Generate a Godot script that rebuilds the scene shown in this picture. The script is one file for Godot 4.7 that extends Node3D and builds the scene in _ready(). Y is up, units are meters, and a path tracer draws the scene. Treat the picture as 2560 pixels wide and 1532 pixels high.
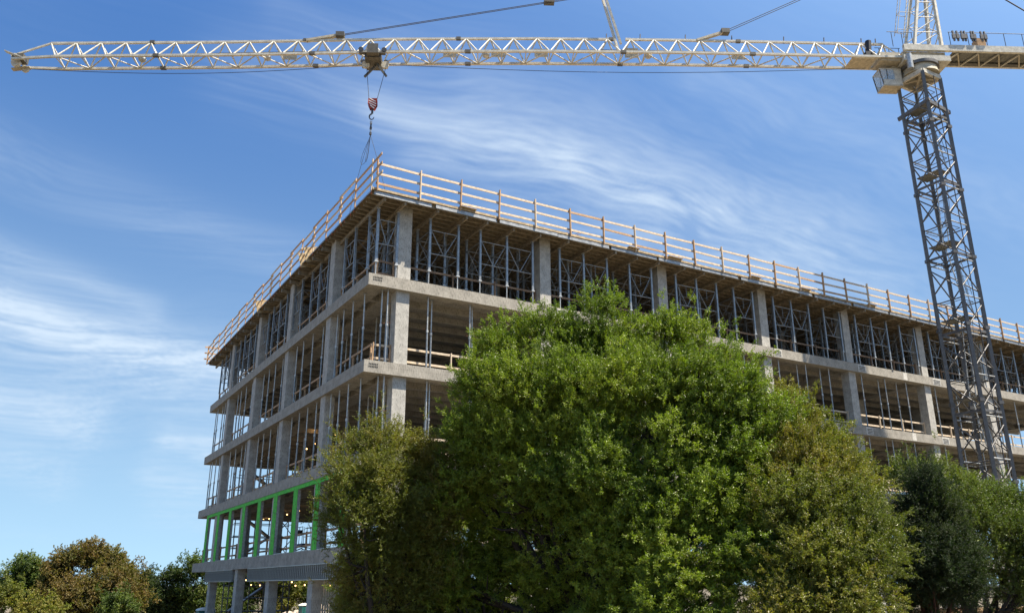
extends Node3D

# ---------------------------------------------------------------- camera numbers (measured from the photograph)
const EYE := Vector3(-12.3805, 3.8143, 34.1443)
const RIGHT := Vector3(0.864376, -0.001466, 0.502844)
const UP := Vector3(-0.156993, 0.949222, 0.272636)
const AHEAD := Vector3(0.477710, 0.314603, -0.820255)
const FOCAL := 2104.65

var rng := RandomNumberGenerator.new()
var mats := {}
var unit_box: Mesh
var unit_tube: Mesh
var unit_ball: Mesh
var taken := {}

# ---------------------------------------------------------------- helpers
func ray(u: float, v: float) -> Vector3:
	return AHEAD + RIGHT * ((u - 1280.0) / FOCAL) + UP * ((766.0 - v) / FOCAL)

func at_dist(u: float, v: float, d: float) -> Vector3:
	var r := ray(u, v)
	return EYE + r * (d / Vector2(r.x, r.z).length())

func ground_y(x: float, z: float) -> float:
	var d := Vector2(x - EYE.x, z - EYE.z).length()
	return 2.2 * (1.0 - smoothstep(6.0, 30.0, d))

func numbered(called: String) -> String:
	if not taken.has(called):
		taken[called] = 0
		return called
	taken[called] += 1
	return "%s_%03d" % [called, taken[called]]

func thing(called: String, label: String, category: String, at := Vector3.ZERO, group := "", basis_ := Basis()) -> Node3D:
	var o := Node3D.new()
	o.name = numbered(called)
	add_child(o)
	o.transform = Transform3D(basis_, at)
	o.set_meta("label", label)
	o.set_meta("category", category)
	o.set_meta("kind", "thing")
	if group:
		o.set_meta("group", group)
	return o

func copy(src: Node3D, called: String, label: String, at: Vector3, basis_ := Basis()) -> Node3D:
	var o: Node3D = src.duplicate()
	o.name = numbered(called)
	add_child(o)
	if called == "shoring_tower":
		at += Vector3(rng.randf_range(-0.07, 0.07), 0, rng.randf_range(-0.05, 0.02))
		basis_ = Basis(Vector3.UP, rng.randf_range(-0.03, 0.03)) * basis_
	o.transform = Transform3D(basis_, at)
	o.set_meta("label", label)
	o.set_meta("kind", "thing")
	return o

func holder(parent: Node3D, called: String) -> Node3D:
	var o := Node3D.new()
	o.name = called
	parent.add_child(o, true)
	return o

func put(parent: Node, called: String, mesh: Mesh, mat: Material, t := Transform3D()) -> MeshInstance3D:
	var o := MeshInstance3D.new()
	o.name = called
	o.mesh = mesh
	o.material_override = mat
	o.transform = t
	parent.add_child(o, true)
	return o

func box(parent: Node, called: String, lo: Vector3, hi: Vector3, mat: Material) -> MeshInstance3D:
	return put(parent, called, unit_box, mat, Transform3D(Basis.from_scale((hi - lo).abs()), (lo + hi) * 0.5))

func along(a: Vector3, b: Vector3, hint := Vector3.UP) -> Basis:
	var y := (b - a).normalized()
	if absf(y.dot(hint)) > 0.98:
		hint = Vector3(0.31, 0.1, 0.94)
	var x := hint.cross(y).normalized()
	var z := x.cross(y).normalized()
	return Basis(x, y, z)

func bar(parent: Node, called: String, a: Vector3, b: Vector3, w: float, d: float, mat: Material, hint := Vector3.UP) -> MeshInstance3D:
	var m := along(a, b, hint)
	return put(parent, called, unit_box, mat, Transform3D(Basis(m.x * w, m.y * (b - a).length(), m.z * d), (a + b) * 0.5))

func tube(parent: Node, called: String, a: Vector3, b: Vector3, r: float, mat: Material) -> MeshInstance3D:
	var m := along(a, b)
	return put(parent, called, unit_tube, mat, Transform3D(Basis(m.x * r, m.y * (b - a).length(), m.z * r), (a + b) * 0.5))

func quad(st: SurfaceTool, a: Vector3, b: Vector3, c: Vector3, d: Vector3) -> void:
	for p in [a, b, c, a, c, d]:
		st.add_vertex(p)

func tube_into(st: SurfaceTool, pts: Array, radii: Array, sides := 6) -> void:
	var rings := []
	for i in pts.size():
		var dir: Vector3 = (pts[mini(i + 1, pts.size() - 1)] - pts[maxi(i - 1, 0)]).normalized()
		var m := along(Vector3.ZERO, dir)
		var ring := []
		for k in sides:
			var an := TAU * k / sides
			ring.append(pts[i] + (m.x * cos(an) + m.z * sin(an)) * radii[i])
		rings.append(ring)
	for i in pts.size() - 1:
		for k in sides:
			var l := (k + 1) % sides
			quad(st, rings[i][k], rings[i][l], rings[i + 1][l], rings[i + 1][k])

func tube_mesh(pts: Array, radii: Array, sides := 6) -> Mesh:
	var st := SurfaceTool.new()
	st.begin(Mesh.PRIMITIVE_TRIANGLES)
	st.set_smooth_group(0)
	tube_into(st, pts, radii, sides)
	st.generate_normals()
	return st.commit()

func noise_of(seed_: int, freq: float, octaves := 4) -> FastNoiseLite:
	var n := FastNoiseLite.new()
	n.seed = seed_
	n.frequency = freq
	n.noise_type = FastNoiseLite.TYPE_SIMPLEX_SMOOTH
	n.fractal_octaves = octaves
	return n

# ---------------------------------------------------------------- materials
func lin(r: float, g: float, b: float) -> Color:
	return Color(r, g, b).linear_to_srgb()

func plain(r: float, g: float, b: float, rough := 0.7, metal := 0.0) -> StandardMaterial3D:
	var m := StandardMaterial3D.new()
	m.albedo_color = lin(r, g, b)
	m.roughness = rough
	m.metallic = metal
	return m

func speckle(seed_: int, low: float, high: float, stretch: Vector2, fine: float, stain: float, seams := false) -> ImageTexture:
	# grey multiplier: patches + fine grain + stretched streaks, 512 px, wraps
	var n := 512
	var a := noise_of(seed_, 0.012, 4).get_seamless_image(n, n)
	var b := noise_of(seed_ + 1, 0.14, 3).get_seamless_image(n, n)
	var c := noise_of(seed_ + 2, 0.03, 3).get_seamless_image(n, n)
	var im := Image.create(n, n, false, Image.FORMAT_RGBA8)
	for y in n:
		for x in n:
			var s := c.get_pixel(int(x * stretch.x) % n, int(y * stretch.y) % n).r
			var v := lerpf(low, high, a.get_pixel(x, y).r) + fine * (b.get_pixel(x, y).r - 0.5)
			v -= stain * maxf(0.0, s - 0.55) * 2.0
			if seams and (x % 146 == 3 or y % 171 == 5):
				v *= 0.74
			if seams and Vector2(x % 73 - 36, y % 85 - 42).length() < 1.6:
				v *= 0.7
			im.set_pixel(x, y, Color(v, v * 0.995, v * 0.98))
	return ImageTexture.create_from_image(im)

func textured(r: float, g: float, b: float, rough: float, tex: Texture2D, scale_: float, metal := 0.0) -> StandardMaterial3D:
	var m := plain(r, g, b, rough, metal)
	m.albedo_texture = tex
	m.uv1_triplanar = true
	m.uv1_world_triplanar = true
	m.uv1_triplanar_sharpness = 4.0
	m.uv1_scale = Vector3.ONE * scale_
	return m

func wood_tex(seed_: int) -> ImageTexture:
	var n := 256
	var a := noise_of(seed_, 0.02, 3).get_seamless_image(n, n)
	var b := noise_of(seed_ + 1, 0.05, 3).get_seamless_image(n, n)
	var im := Image.create(n, n, false, Image.FORMAT_RGBA8)
	for y in n:
		for x in n:
			var v := 0.88 + 0.2 * (a.get_pixel(x, y).r - 0.5) + 0.2 * (b.get_pixel((x * 7) % n, y).r - 0.5)
			im.set_pixel(x, y, Color(v, v * 0.96, v * 0.9))
	return ImageTexture.create_from_image(im)

func make_materials() -> void:
	var conc := speckle(11, 0.84, 1.02, Vector2(6, 1), 0.10, 0.45, true)
	var ply := speckle(21, 0.7, 1.0, Vector2(1, 4), 0.12, 0.25)
	var dirt := speckle(31, 0.6, 1.0, Vector2(1, 1), 0.3, 0.3)
	var grime := speckle(41, 0.78, 1.0, Vector2(4, 1), 0.08, 0.35)
	mats.concrete = textured(0.37, 0.345, 0.305, 0.9, conc, 0.23)
	mats.column = textured(0.46, 0.445, 0.415, 0.85, conc, 0.31)
	mats.patch = textured(0.66, 0.64, 0.60, 0.9, conc, 0.5)
	mats.slot = plain(0.02, 0.02, 0.02, 0.9)
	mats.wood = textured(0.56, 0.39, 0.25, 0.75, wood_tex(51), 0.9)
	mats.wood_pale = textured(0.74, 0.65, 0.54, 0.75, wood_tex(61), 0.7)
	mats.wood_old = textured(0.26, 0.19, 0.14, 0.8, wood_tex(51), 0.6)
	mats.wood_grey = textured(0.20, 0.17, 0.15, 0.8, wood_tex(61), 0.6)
	mats.ply = textured(0.34, 0.25, 0.15, 0.8, ply, 0.35)
	mats.ply_edge = textured(0.62, 0.47, 0.28, 0.8, ply, 0.35)
	mats.joist = textured(0.36, 0.30, 0.22, 0.75, ply, 0.5)
	mats.orange = plain(0.42, 0.10, 0.03, 0.7)
	mats.alu = textured(0.44, 0.45, 0.46, 0.45, grime, 0.4, 0.5)
	mats.shore = textured(0.36, 0.39, 0.42, 0.42, grime, 0.6, 0.5)
	mats.shore_thin = textured(0.30, 0.32, 0.34, 0.5, grime, 0.6, 0.4)
	mats.zinc = textured(0.62, 0.63, 0.63, 0.4, grime, 0.7, 0.4)
	mats.rust = plain(0.20, 0.07, 0.04, 0.8)
	mats.green = textured(0.075, 0.62, 0.03, 0.7, grime, 0.4)
	mats.ink = plain(0.02, 0.05, 0.02, 0.8)
	mats.stud = textured(0.50, 0.52, 0.53, 0.35, grime, 0.8, 0.6)
	mats.crane = textured(0.74, 0.70, 0.60, 0.5, grime, 0.35)
	mats.crane_old = textured(0.60, 0.53, 0.40, 0.6, grime, 0.5)
	mats.crane_dark = textured(0.12, 0.11, 0.09, 0.6, grime, 0.5)
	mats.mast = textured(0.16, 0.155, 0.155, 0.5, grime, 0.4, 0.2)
	mats.mast_plate = textured(0.22, 0.22, 0.20, 0.6, grime, 0.5, 0.3)
	mats.cable = plain(0.05, 0.05, 0.055, 0.6, 0.3)
	mats.black = plain(0.012, 0.012, 0.014, 0.6)
	mats.red = plain(0.36, 0.035, 0.02, 0.5)
	mats.white = plain(0.75, 0.73, 0.68, 0.5)
	mats.teal = plain(0.02, 0.14, 0.13, 0.5)
	mats.tan = textured(0.52, 0.34, 0.19, 0.9, dirt, 0.3)
	mats.rock = textured(0.62, 0.52, 0.42, 0.95, dirt, 0.4)
	mats.dirt = textured(0.20, 0.165, 0.11, 1.0, dirt, 0.08)
	mats.bark = textured(0.055, 0.045, 0.038, 0.95, dirt, 1.5)
	mats.bark_red = textured(0.12, 0.05, 0.035, 0.95, dirt, 1.5)
	mats.blue = plain(0.05, 0.10, 0.24, 0.5)
	var g := plain(0.55, 0.66, 0.75, 0.05)
	g.albedo_color.a = 0.3
	g.transparency = BaseMaterial3D.TRANSPARENCY_ALPHA
	mats.glass = g
	var lamp := plain(0.9, 0.8, 0.6)
	lamp.emission_enabled = true
	lamp.emission = Color(1.0, 0.78, 0.5)
	lamp.emission_energy_multiplier = 2.5
	mats.bulb = lamp

func leaf_material(rough: float) -> StandardMaterial3D:
	var m := StandardMaterial3D.new()
	m.albedo_color = Color.WHITE
	m.vertex_color_use_as_albedo = true
	m.roughness = rough
	m.backlight_enabled = true
	m.backlight = Color(0.86, 0.92, 0.42)
	return m

# ---------------------------------------------------------------- sky
func dist_to_seg(p: Vector3, a: Vector3, b: Vector3) -> Vector2:
	var ab := b - a
	var t := clampf((p - a).dot(ab) / ab.length_squared(), 0.0, 1.0)
	return Vector2((p - a - ab * t).length(), t)

func make_sky(sun_dir: Vector3, gain: float) -> ImageTexture:
	var w := 4096
	var h := 4096 / 2
	# cirrus streaks: points measured in the photograph, turned into directions; width in radians, strength
	var streaks := [
		[[[600, 180], [850, 250], [1000, 290], [1160, 335], [1340, 375], [1500, 430], [1700, 490], [1950, 570], [2200, 670]], 0.042, 0.27],
		[[[940, 270], [1120, 315], [1290, 350], [1420, 390]], 0.020, 0.30],
		[[[1040, 385], [1250, 410], [1420, 420], [1600, 480], [1750, 545]], 0.024, 0.27],
		[[[1180, 210], [1400, 290], [1700, 400], [2100, 560]], 0.05, 0.20],
		[[[1000, 180], [1250, 280], [1550, 480], [1900, 640]], 0.06, 0.16],
		[[[700, 40], [860, 90], [1000, 120]], 0.025, 0.16],
		[[[1750, 190], [2000, 260], [2320, 420], [2560, 540]], 0.035, 0.18],
		[[[1260, 560], [1500, 540], [1800, 620], [2300, 740]], 0.05, 0.22],
		[[[-200, 300], [0, 380], [220, 470], [420, 540], [720, 640]], 0.030, 0.26],
		[[[-200, 540], [0, 625], [180, 690], [380, 765]], 0.016, 0.34],
		[[[-300, 680], [0, 770], [220, 840], [420, 880], [620, 930]], 0.022, 0.85],
		[[[-300, 720], [0, 810], [200, 880], [420, 930], [660, 990]], 0.055, 0.55],
		[[[-200, 960], [0, 1010], [120, 1035], [210, 1045]], 0.024, 0.75],
		[[[420, 1105], [470, 1112], [530, 1120]], 0.014, 0.8],
		[[[380, 1190], [470, 1210], [560, 1225]], 0.018, 0.5],
		[[[-100, 1120], [40, 1150], [140, 1185]], 0.022, 0.36],
		[[[400, 1270], [480, 1290], [560, 1300]], 0.018, 0.25],
	]
	var lines := []
	for s in streaks:
		var pts := []
		for p in s[0]:
			pts.append(ray(p[0], p[1]).normalized())
		var mid := Vector3.ZERO
		for p in pts:
			mid += p
		mid = mid.normalized()
		var reach := 0.0
		for p in pts:
			reach = maxf(reach, (p - mid).length())
		lines.append([pts, s[1], s[2], mid, reach + s[1] * 3.0])
	sky_lines = lines
	sky_noise = [noise_of(71, 1.0, 5), noise_of(72, 1.0, 4), noise_of(73, 1.0, 3), noise_of(74, 1.0, 3)]
	# coarse all round, then fine where cirrus fibres show
	var cw := 1024
	var ch := 512
	var coarse := Image.create(cw, ch, false, Image.FORMAT_RGBF)
	for y in ch:
		for x in cw:
			coarse.set_pixel(x, y, sky_color(TAU * (x + 0.5) / cw, PI * 0.5 - PI * (y + 0.5) / ch, sun_dir, gain))
	coarse.resize(w, h, Image.INTERPOLATE_BILINEAR)
	var x0 := int(w * -8.0 / 360.0)
	var x1 := int(w * 70.0 / 360.0)
	for y in range(int(h * 48.0 / 180.0), int(h * 93.0 / 180.0)):
		for xx in range(x0, x1):
			coarse.set_pixel(posmod(xx, w), y, sky_color(TAU * (xx + 0.5) / w, PI * 0.5 - PI * (y + 0.5) / h, sun_dir, gain))
	return ImageTexture.create_from_image(coarse)

var sky_lines := []
var sky_noise := []

func sky_color(az: float, el: float, sun_dir: Vector3, gain: float) -> Color:
	if el < -0.03:
		return Color(0.30 * gain, 0.27 * gain, 0.22 * gain)
	var d := Vector3(sin(az) * cos(el), sin(el), -cos(az) * cos(el))
	var s := maxf(0.0, sin(el))
	# clear air
	var t := pow(1.0 - s, 2.55)
	var c := Color(0.004, 0.118, 0.48).lerp(Color(0.54, 0.84, 1.08), t)
	var near := clampf(d.dot(sun_dir) * 0.5 + 0.5, 0.0, 1.0)
	c = c.lerp(Color(0.46, 0.76, 1.25), minf(0.8, 3.6 * pow(near, 9.0)))
	# clouds: fibres stretched in the direction the streaks drift
	var px := d.x / (s + 0.14)
	var pz := d.z / (s + 0.14)
	var wob: float = sky_noise[2].get_noise_2d(px * 1.3, pz * 1.3) * 0.5
	var an := lerpf(-0.34, 0.07, smoothstep(-0.1, 0.6, px))
	var la := px * cos(an) + pz * sin(an)
	var lb := pz * cos(an) - px * sin(an)
	var f1: float = sky_noise[0].get_noise_2d(la * 1.3 + wob, lb * 6.0 + wob * 1.5)
	var f2: float = sky_noise[1].get_noise_2d(la * 4.5 + wob, lb * 26.0 + wob * 4.0)
	var f3: float = sky_noise[1].get_noise_2d(la * 14.0 + 7.0, lb * 70.0 + wob * 9.0)
	var fibre := clampf(0.62 + 0.8 * f1 + 0.62 * f2 + 0.4 * f3, 0.04, 1.6)
	var wide: float = sky_noise[3].get_noise_2d(px * 0.7, pz * 0.7)
	var amount := 0.06 * clampf(wide + 0.25, 0.0, 1.0) * fibre
	for l in sky_lines:
		if (d - l[3]).length() > l[4]:
			continue
		var best := 9.0
		var pts: Array = l[0]
		var dd := d + Vector3(0, wob * 0.02 + f2 * 0.006, 0)
		for i in pts.size() - 1:
			best = minf(best, dist_to_seg(dd, pts[i], pts[i + 1]).x)
		var g: float = exp(-pow(best / l[1], 2.0))
		amount += l[2] * g * (0.2 + 0.45 * fibre)
	c = c.lerp(Color(0.76, 0.90, 1.05), clampf(amount, 0.0, 0.85))
	return Color(c.r * gain, c.g * gain, c.b * gain)

# ---------------------------------------------------------------- foliage
func cluster_mesh(seed_: int, leaves: int, spread: float, leaf_len: float, leaf_wide: float) -> Mesh:
	# one leafy shoot that grows along +y, with a few side twigs
	var r := RandomNumberGenerator.new()
	r.seed = seed_
	var v := PackedVector3Array()
	var nn := PackedVector3Array()
	var cc := PackedColorArray()
	var twigs := [[Vector3.ZERO, Vector3(0.03, 1.0, 0.02) * spread]]
	for k in 5:
		var from := Vector3(0, r.randf_range(0.1, 0.65), 0) * spread
		var an := r.randf() * TAU
		var d := Vector3(cos(an), r.randf_range(0.35, 1.1), sin(an)).normalized()
		twigs.append([from, from + d * spread * r.randf_range(0.3, 0.6)])
	for tw in twigs:
		var ax: Vector3 = tw[1] - tw[0]
		var side: Vector3 = ax.cross(Vector3(0.3, 0.2, 0.9)).normalized() * 0.004
		for p in [tw[0] - side, tw[0] + side, tw[1]]:
			v.append(p)
			nn.append(ax.cross(side).normalized())
			cc.append(Color(0.5, 0.35, 0.6))
	for i in leaves:
		var tw: Array = twigs[0] if i % 3 == 0 else twigs[1 + i % (twigs.size() - 1)]
		var ax: Vector3 = (tw[1] - tw[0]).normalized()
		var p: Vector3 = tw[0].lerp(tw[1], r.randf_range(0.12, 1.0))
		var sidew := Vector3(r.randfn(), r.randfn(), r.randfn()).normalized()
		var out := (ax * r.randf_range(0.2, 1.0) + sidew).normalized()
		var up := Vector3(r.randfn() * 0.7, 1.0, r.randfn() * 0.7).normalized()
		var sd := out.cross(up).normalized()
		var nrm := sd.cross(out).normalized()
		var ln := leaf_len * r.randf_range(0.6, 1.25)
		var wd := leaf_wide * r.randf_range(0.7, 1.2)
		var b := p + out * ln * 0.5 + sd * wd * 0.5 + nrm * wd * 0.2
		var c := p + out * ln - nrm * ln * 0.1
		var e := p + out * ln * 0.5 - sd * wd * 0.5 + nrm * wd * 0.2
		var tone := r.randf_range(0.7, 1.3)
		var col := Color(tone * r.randf_range(0.85, 1.25), tone, tone * r.randf_range(0.7, 1.2))
		for q in [[p, b, c], [p, c, e]]:
			var fn: Vector3 = (q[2] - q[0]).cross(q[1] - q[0]).normalized()
			for pt in q:
				v.append(pt)
				nn.append(fn)
				cc.append(col)
	var arr := []
	arr.resize(Mesh.ARRAY_MAX)
	arr[Mesh.ARRAY_VERTEX] = v
	arr[Mesh.ARRAY_NORMAL] = nn
	arr[Mesh.ARRAY_COLOR] = cc
	var m := ArrayMesh.new()
	m.add_surface_from_arrays(Mesh.PRIMITIVE_TRIANGLES, arr)
	return m

# lobes: [centre, radius]; tones: list of linear colours
func tree(called: String, label: String, group: String, base: Vector3, lobes: Array, per_area: float, tones: Array, leaf: Mesh, leaf_mat: Material, size: float, trunk_r: float, bark: Material, gaps := 0.0, shoots := 20) -> Node3D:
	var t := thing(called, label, "tree", base, group)
	var r := RandomNumberGenerator.new()
	r.seed = hash(label)
	var gap := noise_of(r.seed % 1000, 0.55, 2)
	var patch := noise_of(r.seed % 1000 + 5, 0.35, 2)
	# trunk and limbs
	var mid := Vector3.ZERO
	var wsum := 0.0
	for l in lobes:
		mid += l[0] * l[1]
		wsum += l[1]
	mid = mid / wsum
	var low := 1e9
	for l in lobes:
		low = minf(low, l[0].y - l[1])
	var fork := Vector3(lerpf(base.x, mid.x, 0.25), maxf(base.y + 1.2, lerpf(base.y, mid.y, 0.42)), lerpf(base.z, mid.z, 0.25))
	var steps := []
	var rad := []
	for i in 6:
		var k := i / 5.0
		steps.append((fork - base) * k + Vector3(sin(k * 5.0) * 0.12, 0, cos(k * 4.0) * 0.12 - 0.12) * trunk_r * 3.0)
		rad.append(trunk_r * (1.35 - 0.55 * minf(1.0, k * 2.0)) * (1.0 - 0.15 * k))
	put(t, "trunk", tube_mesh(steps, rad, 9), bark)
	for l in lobes:
		var goal: Vector3 = l[0] - base
		var start: Vector3 = steps[5] if l[1] > 0.0 else steps[4]
		var bend: Vector3 = Vector3(r.randfn(), r.randfn() * 0.5 - 0.2, r.randfn()) * l[1] * 0.25
		var pts := []
		var rr := []
		var dist := (goal - start).length()
		for i in 7:
			var k := i / 6.0
			pts.append(start.lerp(goal, k) + bend * sin(k * PI) + Vector3(0, -dist * 0.07 * sin(k * PI), 0))
			rr.append(lerpf(trunk_r * 0.42, trunk_r * 0.07, pow(k, 0.7)))
		var st := SurfaceTool.new()
		st.begin(Mesh.PRIMITIVE_TRIANGLES)
		st.set_smooth_group(0)
		tube_into(st, pts, rr, 5)
		for s in 6:   # smaller branches off the limb
			var k0 := r.randi_range(3, 6)
			var d := Vector3(r.randfn(), r.randf_range(-0.2, 1.0), r.randfn()).normalized()
			var p0: Vector3 = pts[k0]
			var e: Vector3 = p0 + d * l[1] * r.randf_range(0.55, 0.95)
			tube_into(st, [p0, p0.lerp(e, 0.5) + Vector3(0, -0.06, 0) * l[1], e], [rr[k0] * 0.6, rr[k0] * 0.4, rr[k0] * 0.15], 4)
		st.generate_normals()
		put(t, "limb", st.commit(), bark)
	# clumps of leafy shoots on the lobes
	var where := []
	var cols := []
	var all_mid := mid
	for li in lobes.size():
		var c: Vector3 = lobes[li][0]
		var R: float = lobes[li][1]
		var n := maxi(5, int(per_area * R * R / (size * size)))
		R = maxf(R * 0.35, R - 0.48 * size)
		for i in n:
			var d := Vector3(r.randfn(), r.randfn(), r.randfn()).normalized()
			var k := 0.30 + 0.78 * pow(r.randf(), 0.6)
			k *= 1.0 + 0.24 * gap.get_noise_3dv((c + d * R) * 1.4 / size)
			var cp := c + d * R * k
			if gap.get_noise_3dv(cp / size) < gaps - 0.36:
				continue
			var inside := false
			for lj in lobes.size():
				if lj != li and (cp - lobes[lj][0]).length() < lobes[lj][1] * 0.6:
					inside = true
					break
			if inside and r.randf() < 0.8:
				continue
			var cr := size * r.randf_range(0.28, 0.72)
			var pick := clampf(0.5 + patch.get_noise_3dv(cp) * 0.9 + r.randfn() * 0.22, 0.0, 0.999) * (tones.size() - 1)
			var cl: Color = tones[int(pick)].lerp(tones[int(pick) + 1], pick - int(pick))
			var m := int(shoots * r.randf_range(0.6, 1.3))
			var outward := (cp - all_mid).normalized()
			for j in m:
				var e := Vector3(r.randfn(), r.randfn() * 0.75, r.randfn()).normalized()
				var p := cp + e * cr * pow(r.randf(), 0.45)
				if size < 2.0 and r.randf() < 0.08:
					p += (outward + Vector3(0, 0.8, 0) + e * 0.5) * size * r.randf_range(0.05, 0.32)
				var y := (e * 0.7 + outward * 0.45 + Vector3(0, 0.55, 0) + Vector3(r.randfn(), r.randfn(), r.randfn()) * 0.3).normalized()
				var b := along(Vector3.ZERO, y, Vector3(r.randfn(), r.randfn(), r.randfn()).normalized())
				where.append(Transform3D(b.scaled(Vector3.ONE * (size * r.randf_range(0.7, 1.25))), p - base))
				var br := r.randf_range(0.82, 1.18)
				cols.append(Color(cl.r * br, cl.g * br, cl.b * br))
	var mm := MultiMesh.new()
	mm.transform_format = MultiMesh.TRANSFORM_3D
	mm.use_colors = true
	mm.mesh = leaf
	mm.instance_count = where.size()
	for i in where.size():
		mm.set_instance_transform(i, where[i])
		mm.set_instance_color(i, cols[i])
	var o := MultiMeshInstance3D.new()
	o.name = "crown"
	o.set_meta("kind", "stuff")
	o.multimesh = mm
	o.material_override = leaf_mat
	t.add_child(o, true)
	return t

func lobes_px(list: Array, d0: float) -> Array:
	# [u, v, radius px, extra distance]
	var out := []
	for e in list:
		var d: float = d0 + e[3]
		var r := ray(e[0], e[1])
		out.append([at_dist(e[0], e[1], d), e[2] * (d / Vector2(r.x, r.z).length()) / FOCAL])
	return out

# ---------------------------------------------------------------- building
const TOPS := [5.39, 9.20, 13.25, 17.30]
const THICK := [0.623, 0.556, 0.556, 0.556]
const COL_X := [1.78, 9.62, 17.46, 25.28, 32.78, 40.45, 47.6, 55.3, 63.0]
const COL_Z := [-0.5, -5.9, -13.4, -20.8, -28.5]
const X_END := 66.0
const Z_END := -34.5
const DECK_Y := 21.05
const DECK_L := -0.34
const DECK_Z0 := 0.80
const DECK_Z1 := -36.2
const NTH := ["first", "second", "third", "fourth", "fifth", "sixth", "seventh", "eighth", "ninth"]
const STOREY := ["ground", "second", "third", "fourth", "top"]

func make_building() -> void:
	var b := thing("concrete_building", "unfinished five storey concrete frame building with open sides", "building")
	for k in 4:
		var y: float = TOPS[k]
		var t: float = THICK[k]
		var sub := holder(b, "floor_slab")
		box(sub, "slab_plate", Vector3(0, y - 0.22, Z_END), Vector3(X_END, y, 0), mats.concrete)
		box(sub, "edge_beam", Vector3(0, y - t, -0.6), Vector3(X_END, y - 0.22, 0), mats.concrete)
		box(sub, "edge_beam", Vector3(0, y - t, Z_END + 0.6), Vector3(0.9, y - 0.22, -0.6), mats.concrete)
		box(sub, "edge_beam", Vector3(0, y - t, Z_END), Vector3(X_END, y - 0.22, Z_END + 0.6), mats.concrete)
		for i in 20:
			var z := -2.3 - i * 1.6
			if z > Z_END + 1.0:
				box(sub, "rib", Vector3(0.9, y - t + 0.03, z - 0.11), Vector3(X_END, y - 0.22, z + 0.11), mats.concrete)
		for i in COL_X.size():
			box(sub, "girder", Vector3(COL_X[i] - 0.42, y - t + 0.01, Z_END + 0.6), Vector3(COL_X[i] + 0.42, y - 0.222, -0.6), mats.concrete)
		# anchor pockets on the sunlit edge
		if k > 0:
			for i in COL_X.size():
				var x0: float = COL_X[i] + 0.42
				var wide := 0.62 + 0.12 * ((i * 7 + k) % 3)
				if i == 0:
					for row in 2:
						for n in 6:
							var px := 0.22 + n * 0.075
							box(sub, "anchor_pocket", Vector3(px, y - 0.2 - row * 0.12, 0.001), Vector3(px + 0.045, y - 0.14 - row * 0.12, 0.012), mats.slot)
					continue
				box(sub, "grout_patch", Vector3(x0, y - 0.5, 0.0), Vector3(x0 + wide, y - 0.04, 0.006), mats.patch)
				for n in 4:
					var py := y - 0.14 - n * 0.09
					box(sub, "anchor_pocket", Vector3(x0 + 0.06, py - 0.035, 0.004), Vector3(x0 + wide - 0.07, py, 0.016), mats.slot)
			box(sub, "grout_patch", Vector3(37.7, y - 0.53, 0.0), Vector3(38.1, y - 0.03, 0.005), mats.patch)
	# columns
	for k in 5:
		var y0: float = 0.0 if k == 0 else TOPS[k - 1]
		var y1: float = DECK_Y - 0.03 if k == 4 else TOPS[k] - THICK[k]
		for i in COL_X.size():
			for j in COL_Z.size():
				var cx: float = COL_X[i]
				if i == 0 and j > 0:
					cx = 0.44
				if i > 5 and j > 1:
					continue
				var half := Vector3(0.325, 0, 0.3)
				if i == 0 and j > 0:
					cx = 0.36
					half = Vector3(0.24, 0, 0.36)
				box(b, "column", Vector3(cx, y0, COL_Z[j]) - half, Vector3(cx, y1, COL_Z[j]) + half, mats.column)

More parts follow.
